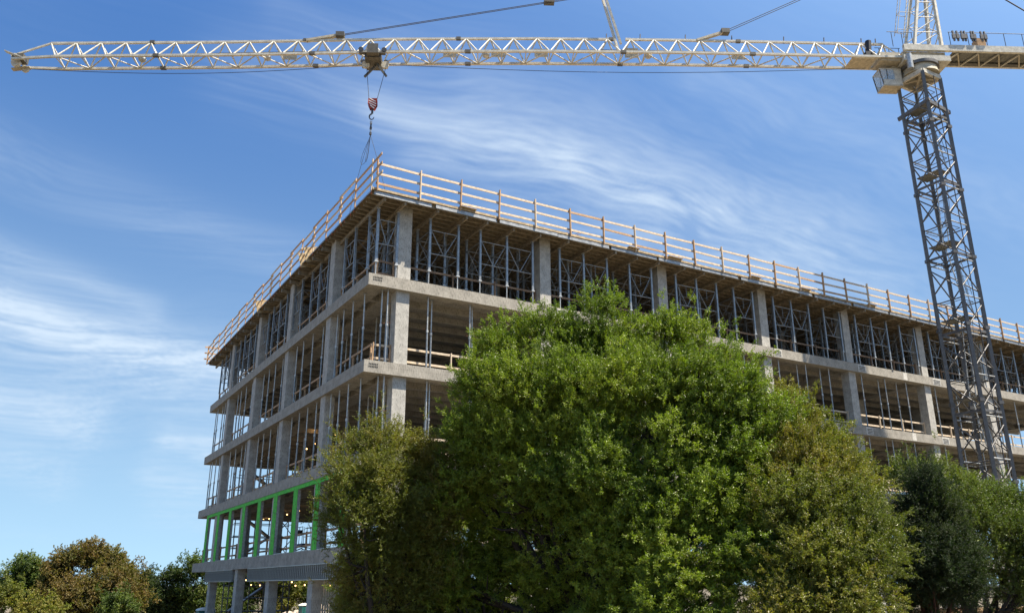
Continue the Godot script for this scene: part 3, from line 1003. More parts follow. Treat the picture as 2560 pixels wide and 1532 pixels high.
	var node_b := func(i: int, z: float) -> Vector3:
		var s := s0 + i * stp
		return Vector3(s, jib_y(s), z)
	for i in n_pan:
		for z in [-hw, hw]:
			var a: Vector3 = node_b.call(i, z)
			var b: Vector3 = node_b.call(i + 1, z)
			bar(jib, "bottom_chord", a, b, 0.15, 0.15, mats.crane)
	bar(jib, "bottom_chord", node_b.call(n_pan, -hw), Vector3(59.6, jib_y(59.6), -hw * 0.7), 0.14, 0.14, mats.crane)
	bar(jib, "bottom_chord", node_b.call(n_pan, hw), Vector3(59.6, jib_y(59.6), hw * 0.7), 0.14, 0.14, mats.crane)
	var tops := []
	for i in n_pan + 1:
		var s := s0 + (i + 0.5) * stp
		tops.append(Vector3(s, jib_y(s) + tall, 0))
	for i in n_pan:
		if tops[i].x < 20.35 and tops[i + 1].x > 20.0:
			var g0: Vector3 = tops[i]
			var g1: Vector3 = tops[i + 1]
			bar(jib, "top_chord", g0, g0.lerp(g1, 0.22), 0.17, 0.17, mats.crane)
			bar(jib, "top_chord", g0.lerp(g1, 0.72), g1, 0.17, 0.17, mats.crane)
			continue
		bar(jib, "top_chord", tops[i], tops[i + 1], 0.14, 0.14, mats.crane)
	for i in n_pan + 1:
		for z in [-hw, hw]:
			var t: Vector3 = tops[mini(i, n_pan)]
			var a: Vector3 = node_b.call(i, z)
			tube(jib, "lacing", a, t, 0.05, mats.crane)
			if i < n_pan:
				tube(jib, "lacing", t, node_b.call(i + 1, z), 0.05, mats.crane)
		tube(jib, "cross_bar", node_b.call(i, -hw), node_b.call(i, hw), 0.035, mats.crane)
		if i < n_pan:
			if i % 2:
				tube(jib, "floor_lacing", node_b.call(i, -hw), node_b.call(i + 1, hw), 0.045, mats.crane)
			else:
				tube(jib, "floor_lacing", node_b.call(i, hw), node_b.call(i + 1, -hw), 0.045, mats.crane)
	# section joints, junction boxes, lights along the jib
	for s in [11.5, 20.2, 30.5, 40.6, 50.5]:
		for z in [-hw, hw]:
			box(jib, "pin_joint", Vector3(s - 0.18, jib_y(s) - 0.1, z - 0.1), Vector3(s + 0.18, jib_y(s) + 0.1, z + 0.1), mats.crane_dark)
		box(jib, "pin_joint", Vector3(s + 0.5, jib_y(s) + tall - 0.1, -0.1), Vector3(s + 0.8, jib_y(s) + tall + 0.1, 0.1), mats.crane_dark)
	for e in [[42.2, 0.62], [31.7, 0.62], [28.5, 0.62], [25.6, 0.62], [19.5, 0.75], [12.2, 0.4]]:
		var s: float = e[0]
		box(jib, "sheet_panel", Vector3(s - 0.45, jib_y(s) + 0.12, 0.1), Vector3(s + 0.45, jib_y(s) + 0.12 + e[1], 0.13), mats.crane_old)
	for s in [51.6, 43.6, 29.3, 18.4]:
		put(jib, "floodlight", unit_ball, mats.zinc, Transform3D(Basis.from_scale(Vector3(0.26, 0.22, 0.26)), Vector3(s, jib_y(s) - 0.05 + 0.2, -0.1)))
	for s in [21.2, 18.9, 15.8, 12.6, 9.0, 6.2, 3.6, 2.6]:
		bar(jib, "lifeline_post", Vector3(s, jib_y(s) + tall - 0.1, 0), Vector3(s - 0.05, jib_y(s) + tall + 0.45, 0), 0.05, 0.05, mats.cable)
	tube(jib, "walk_cable", Vector3(2.0, jib_y(2) + 0.75, 0.2), Vector3(20.0, jib_y(20) + 0.8, 0.2), 0.018, mats.cable)
	tube(jib, "walk_cable", Vector3(20.0, jib_y(20) + 0.8, 0.2), Vector3(38.0, jib_y(38) + 0.8, 0.2), 0.018, mats.cable)
	tube(jib, "trolley_rope", Vector3(38.0, jib_y(38) + 0.5, -0.2), Vector3(59.0, jib_y(59) + 0.4, -0.1), 0.016, mats.cable)
	# rope that sags under the jib on both sides of the trolley
	for e in [[3.4, 36.2], [37.2, 58.8]]:
		var pts := []
		var rr := []
		for i in 13:
			var k := i / 12.0
			var s := lerpf(e[0], e[1], k)
			pts.append(Vector3(s, lerpf(jib_y(e[0]), jib_y(e[1]), k) - 0.25 - 0.45 * sin(k * PI) - 0.25 * (jib_y(e[0]) - jib_y(e[1])) * sin(k * PI) * 0.2, 0.3))
			rr.append(0.02)
		put(jib, "hoist_rope", tube_mesh(pts, rr, 5), mats.cable)
	# root of the jib: walkway plates, winch
	box(jib, "walkway_plate", Vector3(3.0, 37.42, -hw + 0.1), Vector3(4.7, 37.45, hw - 0.08), mats.crane_old)
	box(jib, "winch_housing", Vector3(1.35, 37.3, -0.6), Vector3(2.75, 37.95, 0.6), mats.crane_old)
	box(jib, "grille", Vector3(1.7, 37.55, -0.615), Vector3(2.35, 37.66, -0.602), mats.mast)
	tube(jib, "winch_motor", Vector3(3.3, 38.05, -0.2), Vector3(3.2, 39.05, -0.2), 0.2, mats.black)
	box(jib, "winch_frame", Vector3(2.95, 37.75, -0.45), Vector3(3.6, 38.1, 0.4), mats.black)
	# jib tip sheaves
	var tip := holder(c, "jib_tip")
	var ty := jib_y(59.3)
	tube(tip, "tip_shaft", Vector3(59.4, ty + 0.25, -0.6), Vector3(59.4, ty + 0.25, 0.6), 0.1, mats.crane)
	tube(tip, "sheave", Vector3(59.5, ty - 0.05, -0.2), Vector3(59.5, ty - 0.05, 0.0), 0.3, mats.crane)
	tube(tip, "sheave", Vector3(59.75, ty + 0.35, 0.1), Vector3(59.75, ty + 0.35, 0.25), 0.26, mats.crane)
	tube(tip, "sheave", Vector3(59.2, ty - 0.1, 0.45), Vector3(59.2, ty - 0.1, 0.6), 0.24, mats.crane)
	bar(tip, "tip_plate", Vector3(58.9, ty + 0.05, -0.5), Vector3(60.1, ty + 0.55, -0.45), 0.3, 0.05, mats.crane)
	bar(tip, "tip_plate", Vector3(58.9, ty + 0.0, 0.5), Vector3(60.0, ty - 0.2, 0.45), 0.35, 0.05, mats.crane_old)
	bar(tip, "tip_brace", tops[n_pan], Vector3(59.9, ty + 0.45, -0.1), 0.1, 0.1, mats.crane)
	box(tip, "tip_box", Vector3(59.0, ty + 0.1, -0.35), Vector3(59.7, ty + 0.5, 0.35), mats.crane_dark)
	# pendant strut and pendants
	var sb := Vector3(20.3, jib_y(20.3) + tall * 0.55, 0)
	var sh := Vector3(21.3, 42.5, 0)
	for z in [-0.32, 0.32]:
		bar(c, "pendant_strut", sb + Vector3(0, 0, z * 1.4), sh + Vector3(0, 0, z), 0.15, 0.15, mats.crane)
	var head := Vector3(-1.9, 47.4, 0)
	var pins := [[Vector3(41.2, jib_y(41.2) + tall, 0), Vector3(39.0, 38.55, 0), sh], [sh, sh.lerp(head, 0.1), head], [Vector3(15.0, jib_y(15) + tall, 0), Vector3(13.0, 39.65, 0), head]]
	for p in pins:
		for z in [-0.14, 0.14]:
			tube(c, "pendant_bar", p[1] + Vector3(0, z * 1.1, z), p[2] + Vector3(0, z * 1.1, z), 0.024, mats.cable)
		bar(c, "pendant_link", p[0], p[1], 0.26, 0.16, mats.crane_old)
		box(c, "pendant_pin", p[1] - Vector3(0.28, 0.16, 0.22), p[1] + Vector3(0.28, 0.16, 0.22), mats.crane_dark)
	var cl := sh.lerp(Vector3(39.0, 38.55, 0), 0.21)
	box(c, "pendant_clamp", cl - Vector3(0.35, 0.12, 0.22), cl + Vector3(0.35, 0.16, 0.22), mats.crane_dark)
	# ---- tower head
	var th := holder(c, "tower_head")
	var fb := 0.35
	var bb := -1.55
	for z in [-0.75, 0.75]:
		bar(th, "front_leg", Vector3(fb, 38.3, z), Vector3(-1.75, 47.3, z * 0.3), 0.17, 0.17, mats.crane)
		bar(th, "rear_leg", Vector3(bb, 38.3, z), Vector3(-2.05, 47.3, z * 0.3), 0.19, 0.19, mats.crane)
		for k in 7:
			var ka := k / 7.0
			var kb := (k + 1) / 7.0
			var fa := Vector3(fb, 38.3, z).lerp(Vector3(-1.75, 47.3, z * 0.3), ka)
			var rb := Vector3(bb, 38.3, z).lerp(Vector3(-2.05, 47.3, z * 0.3), kb)
			var rb0 := Vector3(bb, 38.3, z).lerp(Vector3(-2.05, 47.3, z * 0.3), ka)
			var fa1 := Vector3(fb, 38.3, z).lerp(Vector3(-1.75, 47.3, z * 0.3), kb)
			tube(th, "head_lacing", fa, rb, 0.035, mats.crane)
			if k > 0:
				tube(th, "head_lacing", fa, rb0, 0.03, mats.crane)
			if z < 0:
				tube(th, "head_lacing", rb0, rb * Vector3(1, 1, -1), 0.035, mats.crane)
				tube(th, "head_lacing", rb0 * Vector3(1, 1, -1), rb, 0.035, mats.crane)
				tube(th, "head_lacing", fa, fa1 * Vector3(1, 1, -1), 0.03, mats.crane)
	box(th, "head_sheave_box", Vector3(-2.3, 47.1, -0.4), Vector3(-1.5, 47.7, 0.4), mats.crane)
	# caged ladder in front of the head
	var l0 := Vector3(0.75, 39.3, -0.55)
	var l1 := Vector3(-0.95, 46.8, -0.45)
	for z in [-0.2, 0.2]:
		bar(th, "ladder_rail", l0 + Vector3(0, 0, z), l1 + Vector3(0, 0, z), 0.05, 0.05, mats.crane)
		bar(th, "cage_bar", l0 + Vector3(0.62, 0.1, z), l1 + Vector3(0.62, 0, z), 0.035, 0.035, mats.crane_old)
	for k in 22:
		var p := l0.lerp(l1, k / 21.0)
		tube(th, "rung", p - Vector3(0, 0, 0.2), p + Vector3(0, 0, 0.2), 0.014, mats.crane)
		if k % 4 == 1:
			for z in [-0.2, 0.2]:
				tube(th, "cage_hoop", p + Vector3(0, 0, z * 1.2), p + Vector3(0.62, 0.05, z), 0.02, mats.crane_old)
			tube(th, "cage_hoop", p + Vector3(0.62, 0.05, -0.2), p + Vector3(0.62, 0.05, 0.2), 0.02, mats.crane_old)
	for e in [[1.3, 2.2]]:
		for z in [-0.9, 0.9]:
			tube(th, "hand_rail", Vector3(e[0] - 0.9, 39.35, z), Vector3(e[1], 39.35, z), 0.022, mats.cable)
			for k in 3:
				tube(th, "hand_rail", Vector3(e[0] - 0.8 + k * 0.7, 38.2, z), Vector3(e[0] - 0.8 + k * 0.7, 39.35, z), 0.022, mats.cable)
	# ---- counter jib
	var cj := holder(c, "counter_jib")
	for z in [-0.85, 0.85]:
		box(cj, "girder", Vector3(-16.5, 37.95, z - 0.1), Vector3(-2.01, 38.42, z + 0.1), mats.crane)
		tube(cj, "hand_rail", Vector3(-16.5, 39.5, z), Vector3(-2.1, 39.5, z), 0.022, mats.cable)
		for k in 12:
			tube(cj, "rail_post", Vector3(-2.15 - k * 1.28, 38.42, z), Vector3(-2.15 - k * 1.28, 39.5, z), 0.022, mats.cable)
	for k in 10:
		var x := -2.1 - k * 1.42
		bar(cj, "floor_brace", Vector3(x, 37.9, 0.74), Vector3(x - 0.5, 37.9, -0.74), 0.08, 0.08, mats.crane)
		bar(cj, "floor_brace", Vector3(x - 1.42, 37.9, 0.74), Vector3(x - 0.5, 37.9, -0.74), 0.08, 0.08, mats.crane_old)
	for k in 24:
		var x := -2.3 - k * 0.59
		box(cj, "deck_plank", Vector3(x - 0.57, 38.0, -0.74), Vector3(x, 38.05, 0.74), mats.mast_plate if k % 5 else mats.crane_dark)
	box(cj, "service_plank", Vector3(-16.0, 37.9, 0.35), Vector3(-2.6, 37.94, 0.7), mats.crane_dark)
	box(cj, "tool_box", Vector3(-4.75, 38.44, -0.7), Vector3(-4.15, 39.2, -0.1), mats.wood)
	for e in [-2.35, -2.62, -2.95, -3.15, -3.62, -3.78, -4.3, -4.55]:
		var x: float = e
		bar(cj, "hanging_shackle", Vector3(x, 39.52, -0.97), Vector3(x - 0.04, 38.72, -0.98), 0.1, 0.1, mats.mast)
		box(cj, "hanging_shackle", Vector3(x - 0.13, 38.9, -1.06), Vector3(x + 0.08, 39.25, -0.93), mats.mast)
	for k in 4:
		box(cj, "ballast_block", Vector3(-16.4 + k * 0.7, 36.2, -0.8), Vector3(-15.78 + k * 0.7, 38.9, 0.8), mats.concrete)
	for z in [-0.6, 0.6]:
		tube(cj, "rear_pendant", Vector3(-2.0, 47.3, z * 0.4), Vector3(-14.5, 38.5, z), 0.045, mats.cable)
	# ---- operator's cab
	var cab := holder(c, "cab")
	var cx0 := 1.2
	var cx1 := 2.65
	var cz0 := -0.15
	var cz1 := 0.85
	box(cab, "cab_floor", Vector3(cx0, 35.63, cz0), Vector3(cx1 - 0.12, 35.73, cz1), mats.crane_old)
	box(cab, "cab_roof", Vector3(cx0, 36.90, cz0), Vector3(cx1 + 0.05, 36.98, cz1), mats.crane)
	box(cab, "rear_wall", Vector3(cx0, 35.73, cz0 + 0.03), Vector3(cx0 + 0.5, 36.90, cz1 - 0.03), mats.crane)
	box(cab, "lower_panel", Vector3(cx0 + 0.5, 35.73, cz0), Vector3(cx1 - 0.14, 36.13, cz0 + 0.04), mats.crane)
	box(cab, "lower_panel", Vector3(cx0 + 0.5, 35.73, cz1 - 0.04), Vector3(cx1 - 0.14, 36.13, cz1), mats.crane)
	box(cab, "side_glass", Vector3(cx0 + 0.5, 36.13, cz0 + 0.015), Vector3(cx1 - 0.04, 36.90, cz0 + 0.025), mats.glass)
	box(cab, "side_glass", Vector3(cx0 + 0.5, 36.13, cz1 - 0.025), Vector3(cx1 - 0.04, 36.90, cz1 - 0.015), mats.glass)
	bar(cab, "front_glass", Vector3(cx1 - 0.16, 35.73, (cz0 + cz1) * 0.5), Vector3(cx1 + 0.03, 36.88, (cz0 + cz1) * 0.5), 0.012, cz1 - cz0 - 0.1, mats.glass, Vector3(0, 0, 1))
	box(cab, "seat", Vector3(cx0 + 0.55, 35.73, -0.05), Vector3(cx0 + 1.0, 36.53, 0.45), mats.black)
	for z in [cz0 + 0.03, cz1 - 0.03]:
		bar(cab, "window_post", Vector3(cx1 - 0.14, 35.73, z), Vector3(cx1 + 0.04, 36.90, z), 0.05, 0.05, mats.mast)
		bar(cab, "window_post", Vector3(cx0 + 1.0, 36.13, z), Vector3(cx0 + 1.0, 36.90, z), 0.05, 0.05, mats.mast)
	bar(cab, "hanger", Vector3(cx0 + 0.3, 36.98, 0.2), Vector3(cx0 + 0.3, 37.28, 0.2), 0.5, 0.4, mats.crane_old)
	# ---- trolley
	var tr := holder(c, "trolley")
	var ts := 36.7
	var y0 := jib_y(ts)
	for z in [-hw, hw]:
		for k in [-0.75, 0.75]:
			tube(tr, "wheel", Vector3(ts + k, y0 + 0.13, z - 0.16), Vector3(ts + k, y0 + 0.13, z - 0.05), 0.17, mats.cable)
		bar(tr, "side_plate", Vector3(ts - 0.85, y0 - 0.15, z * 1.12), Vector3(ts + 0.85, y0 - 0.15, z * 1.12), 0.26, 0.06, mats.crane_dark)
	box(tr, "trolley_frame", Vector3(ts - 0.55, y0 - 0.42, -0.75), Vector3(ts + 0.5, y0 - 0.22, 0.75), mats.crane_dark)
	box(tr, "work_platform", Vector3(ts - 0.45, y0 - 0.35, -1.18), Vector3(ts + 0.35, y0 - 0.3, -0.78), mats.crane_dark)
	box(tr, "platform_guard", Vector3(ts - 0.4, y0 - 0.3, -1.17), Vector3(ts + 0.3, y0 + 0.35, -1.14), mats.crane_dark)
	tube(tr, "sheave", Vector3(ts + 0.5, y0 - 0.5, -0.1), Vector3(ts + 0.5, y0 - 0.5, 0.1), 0.26, mats.crane)
	tube(tr, "sheave", Vector3(ts - 0.75, y0 - 0.5, -0.1), Vector3(ts - 0.75, y0 - 0.5, 0.1), 0.26, mats.crane)
	bar(tr, "guide_arm", Vector3(ts - 0.2, y0 - 0.4, 0.1), Vector3(ts + 0.55, y0 - 1.35, 0.1), 0.13, 0.13, mats.crane_dark)
	bar(tr, "guide_arm", Vector3(ts - 0.2, y0 - 0.4, -0.1), Vector3(ts - 0.9, y0 - 1.4, -0.1), 0.13, 0.13, mats.crane_dark)
	# ---- hook block on its ropes: a thing of its own
	var hk := thing("hook_block", "red and white striped hook block hanging on ropes from the trolley", "hook", CRANE + turn * Vector3(36.6, 31.35, 0), "", turn)
	var ho := Vector3(0, 1.95, 0)
	tube(hk, "rope", ho + Vector3(-0.25, 0.35, 0), Vector3(-0.75, y0 - 31.35 - 0.5, 0), 0.018, mats.cable)
	tube(hk, "rope", ho + Vector3(0.25, 0.35, 0), Vector3(0.55, y0 - 31.35 - 0.5, 0), 0.018, mats.cable)
	for z in [-0.13, 0.13]:
		var st := SurfaceTool.new()
		st.begin(Mesh.PRIMITIVE_TRIANGLES)
		var outl := [Vector3(-0.28, 0.42, 0), Vector3(0.28, 0.42, 0), Vector3(0.3, 0.0, 0), Vector3(0.16, -0.32, 0), Vector3(-0.16, -0.32, 0), Vector3(-0.3, 0.0, 0)]
		for i in 6:
			var p: Vector3 = outl[i] + ho + Vector3(0, 0, z)
			var q: Vector3 = outl[(i + 1) % 6] + ho + Vector3(0, 0, z)
			var dz := Vector3(0, 0, 0.02)
			quad(st, p - dz, q - dz, q + dz, p + dz)
			for s in [-1, 1]:
				st.add_vertex(ho + Vector3(0, 0, z) + dz * s)
				st.add_vertex(p + dz * s)
				st.add_vertex(q + dz * s)
		st.generate_normals()
		put(hk, "cheek_plate", st.commit(), mats.red)
		for k in 4:
			var p := ho + Vector3(0.0, 0.3 - k * 0.17, z + 0.024 * signf(z))
			var wdt: float = [0.2, 0.24, 0.22, 0.14][k]
			bar(hk, "stripe", p + Vector3(-wdt, -0.12, 0), p + Vector3(wdt, 0.12, 0), 0.06, 0.006, mats.white, Vector3(0, 0, 1))
	tube(hk, "sheave", ho + Vector3(0, 0.1, -0.1), ho + Vector3(0, 0.1, 0.1), 0.27, mats.cable)
	tube(hk, "swivel", ho + Vector3(0, -0.3, 0), ho + Vector3(0, -0.62, 0), 0.07, mats.cable)
	var hp := []
	var hr := []
	for i in 11:
		var an := PI * 0.5 - i / 10.0 * PI * 1.45
		hp.append(ho + Vector3(0.02, -0.86, 0) + Vector3(cos(an) * 0.15, sin(an) * 0.2, 0))
		hr.append(0.055 - 0.003 * i)
	put(hk, "hook", tube_mesh(hp, hr, 7), mats.cable)
	var sl := thing("wire_sling", "looped wire rope slings hanging from the crane hook", "sling", CRANE + turn * Vector3(36.6, 29.0, 0), "", turn)
	var so := Vector3(0.03, 3.12, 0)
	for k in 5:
		tube(sl, "chain_link", so + Vector3(0, -0.02 - k * 0.2, 0), so + Vector3(0.01, -0.2 - k * 0.2, 0), 0.05 if k % 2 else 0.075, mats.cable if k % 3 else mats.zinc)
	var r0 := so + Vector3(0, -1.0, 0)
	var ends := [[Vector3(1.3, -9.0, 0.2), 0.2], [Vector3(-1.9, -8.6, 0.3), 0.1]]
	for e in ends:
		var pts := []
		var rr := []
		for i in 9:
			var k := i / 8.0
			pts.append(r0.lerp(r0 + e[0], k) + Vector3(sin(k * PI) * 0.25 * signf(e[0].x), 0, 0))
			rr.append(0.014)
		put(sl, "sling_leg", tube_mesh(pts, rr, 5), mats.cable)
	for lp in [[0.75, 2.1, 0.62], [0.35, 1.9, 0.2]]:
		var pts := []
		var rr := []
		for i in 21:
			var k := i / 20.0
			var an := k * TAU
			pts.append(r0 + Vector3(lp[0] * (0.5 - 0.5 * cos(an)) * 0.55 + sin(an) * lp[2] * 0.42 * (0.5 - 0.5 * cos(an)), -lp[1] * (0.5 - 0.5 * cos(an)), 0.04))
			rr.append(0.013)
		put(sl, "sling_loop", tube_mesh(pts, rr, 5), mats.cable)

# ---------------------------------------------------------------- odds and ends behind and inside
func make_site() -> void:
	# scaffold stair behind the far end, backlit shade put into its dark colours
	var s := thing("scaffold_stair", "scaffold stair tower coloured dark as if backlit, seen through the open storeys", "scaffold", Vector3(3.4, 0, -37.2))
	for i in 4:
		for j in 2:
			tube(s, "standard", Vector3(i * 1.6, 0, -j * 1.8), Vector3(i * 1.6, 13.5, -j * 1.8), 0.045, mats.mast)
	for k in 7:
		var y := 1.9 + k * 1.9
		for j in 2:
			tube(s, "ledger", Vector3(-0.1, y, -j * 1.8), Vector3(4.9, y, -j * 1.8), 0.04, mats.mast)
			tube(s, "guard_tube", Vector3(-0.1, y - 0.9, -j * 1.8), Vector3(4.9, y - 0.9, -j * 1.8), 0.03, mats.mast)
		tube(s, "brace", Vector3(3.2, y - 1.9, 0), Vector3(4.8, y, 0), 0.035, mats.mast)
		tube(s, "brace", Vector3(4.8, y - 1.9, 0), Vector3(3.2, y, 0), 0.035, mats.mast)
		var a := Vector3(0.3 if k % 2 else 3.0, y - 1.9, -0.9)
		var b := Vector3(3.0 if k % 2 else 0.3, y, -0.9)
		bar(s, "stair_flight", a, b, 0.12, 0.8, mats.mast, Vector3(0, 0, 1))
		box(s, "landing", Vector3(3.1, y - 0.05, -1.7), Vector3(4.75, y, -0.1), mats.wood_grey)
	# scissor lift on the second floor
	var l := thing("scissor_lift", "small scissor lift with blue base parked behind the green piers", "lift", Vector3(5.2, TOPS[0], -24.5))
	box(l, "chassis", Vector3(-0.4, 0.12, -1.1), Vector3(0.4, 0.5, 1.1), mats.red)
	for i in 4:
		tube(l, "wheel", Vector3(-0.45 if i % 2 else 0.33, 0.16, -0.8 if i < 2 else 0.8), Vector3(-0.33 if i % 2 else 0.45, 0.16, -0.8 if i < 2 else 0.8), 0.16, mats.black)
	for k in 3:
		bar(l, "scissor_arm", Vector3(-0.3, 0.5 + k * 0.16, -1.0), Vector3(-0.3, 0.66 + k * 0.16, 1.0), 0.06, 0.06, mats.black)
		bar(l, "scissor_arm", Vector3(0.3, 0.66 + k * 0.16, -1.0), Vector3(0.3, 0.5 + k * 0.16, 1.0), 0.06, 0.06, mats.black)
	box(l, "platform", Vector3(-0.4, 1.0, -1.15), Vector3(0.4, 1.12, 1.15), mats.blue)
	for x in [-0.38, 0.38]:
		for z in [-1.1, -0.4, 0.4, 1.1]:
			tube(l, "basket_post", Vector3(x, 1.12, z), Vector3(x, 2.2, z), 0.022, mats.mast)
		for y in [1.65, 2.2]:
			tube(l, "basket_rail", Vector3(x, y, -1.1), Vector3(x, y, 1.1), 0.022, mats.mast)
	box(l, "control_box", Vector3(-0.2, 1.75, -1.08), Vector3(0.2, 2.1, -0.9), mats.black)
	# portable toilets
	for e in [[at_dist(514, 1520, 70.0) * Vector3(1, 0, 1), "teal portable toilet beyond the shaded end of the building"], [at_dist(766, 1520, 84.0) * Vector3(1, 0, 1), "dark green portable toilet by the pale rubble"]]:
		var p := thing("portable_toilet", e[1], "toilet", e[0], "portable toilets")
		box(p, "cabin", Vector3(-0.58, 0.08, -0.58), Vector3(0.58, 2.1, 0.58), mats.teal)
		box(p, "door", Vector3(-0.4, 0.15, 0.581), Vector3(0.4, 1.95, 0.61), mats.teal)
		box(p, "base", Vector3(-0.6, 0, -0.6), Vector3(0.6, 0.08, 0.6), mats.black)
		var st := SurfaceTool.new()
		st.begin(Mesh.PRIMITIVE_TRIANGLES)
		st.set_smooth_group(0)
		for i in 8:
			var a0 := PI * i / 8.0
			var a1 := PI * (i + 1) / 8.0
			quad(st, Vector3(-cos(a0) * 0.62, 2.1 + sin(a0) * 0.2, -0.62), Vector3(-cos(a1) * 0.62, 2.1 + sin(a1) * 0.2, -0.62), Vector3(-cos(a1) * 0.62, 2.1 + sin(a1) * 0.2, 0.62), Vector3(-cos(a0) * 0.62, 2.1 + sin(a0) * 0.2, 0.62))
			for z in [-0.62, 0.62]:
				st.add_vertex(Vector3(0, 2.1, z))
				st.add_vertex(Vector3(-cos(a0) * 0.62, 2.1 + sin(a0) * 0.2, z))
				st.add_vertex(Vector3(-cos(a1) * 0.62, 2.1 + sin(a1) * 0.2, z))
		st.generate_normals()
		put(p, "roof", st.commit(), mats.white)
	# pale rubble heap behind the building
	var rock := SphereMesh.new()
	rock.radial_segments = 7
	rock.rings = 4
	var mm := MultiMesh.new()
	mm.transform_format = MultiMesh.TRANSFORM_3D
	mm.mesh = rock
	mm.instance_count = 900
	for i in 900:
		var x := rng.randf_range(8.0, 34.0)
		var k := 1.0 - pow(absf(x - 21.0) / 13.5, 2.0)
		var zz := rng.randfn() * 1.6
		var y := maxf(0.05, 2.5 * k * exp(-zz * zz / 6.0)) * rng.randf_range(0.75, 1.0)
		mm.set_instance_transform(i, Transform3D(Basis(Vector3(rng.randfn(), rng.randfn(), rng.randfn()).normalized(), rng.randf() * TAU).scaled(Vector3(rng.randf_range(0.35, 0.9), rng.randf_range(0.3, 0.7), rng.randf_range(0.35, 0.9))), Vector3(x, y, -49.0 + zz)))
	var ro := MultiMeshInstance3D.new()
	ro.name = "rubble"
	ro.multimesh = mm
	ro.material_override = mats.rock
	add_child(ro)
	ro.set_meta("label", "heap of pale limestone rubble behind the ground floor columns")
	ro.set_meta("category", "rubble")
	ro.set_meta("kind", "stuff")
	var wl := thing("boundary_wall", "tan panel wall beneath the dark limbs of the grey green oak", "wall", at_dist(2440, 1530, 33.0) * Vector3(1, 0, 1))
	for k in 6:
		box(wl, "wall_panel", Vector3(-4.0 + k * 1.6, 0, -0.1), Vector3(-2.42 + k * 1.6, 3.0, 0.1), mats.tan)
		box(wl, "wall_cap", Vector3(-4.02 + k * 1.6, 3.0, -0.15), Vector3(-2.41 + k * 1.6, 3.1, 0.15), mats.tan)

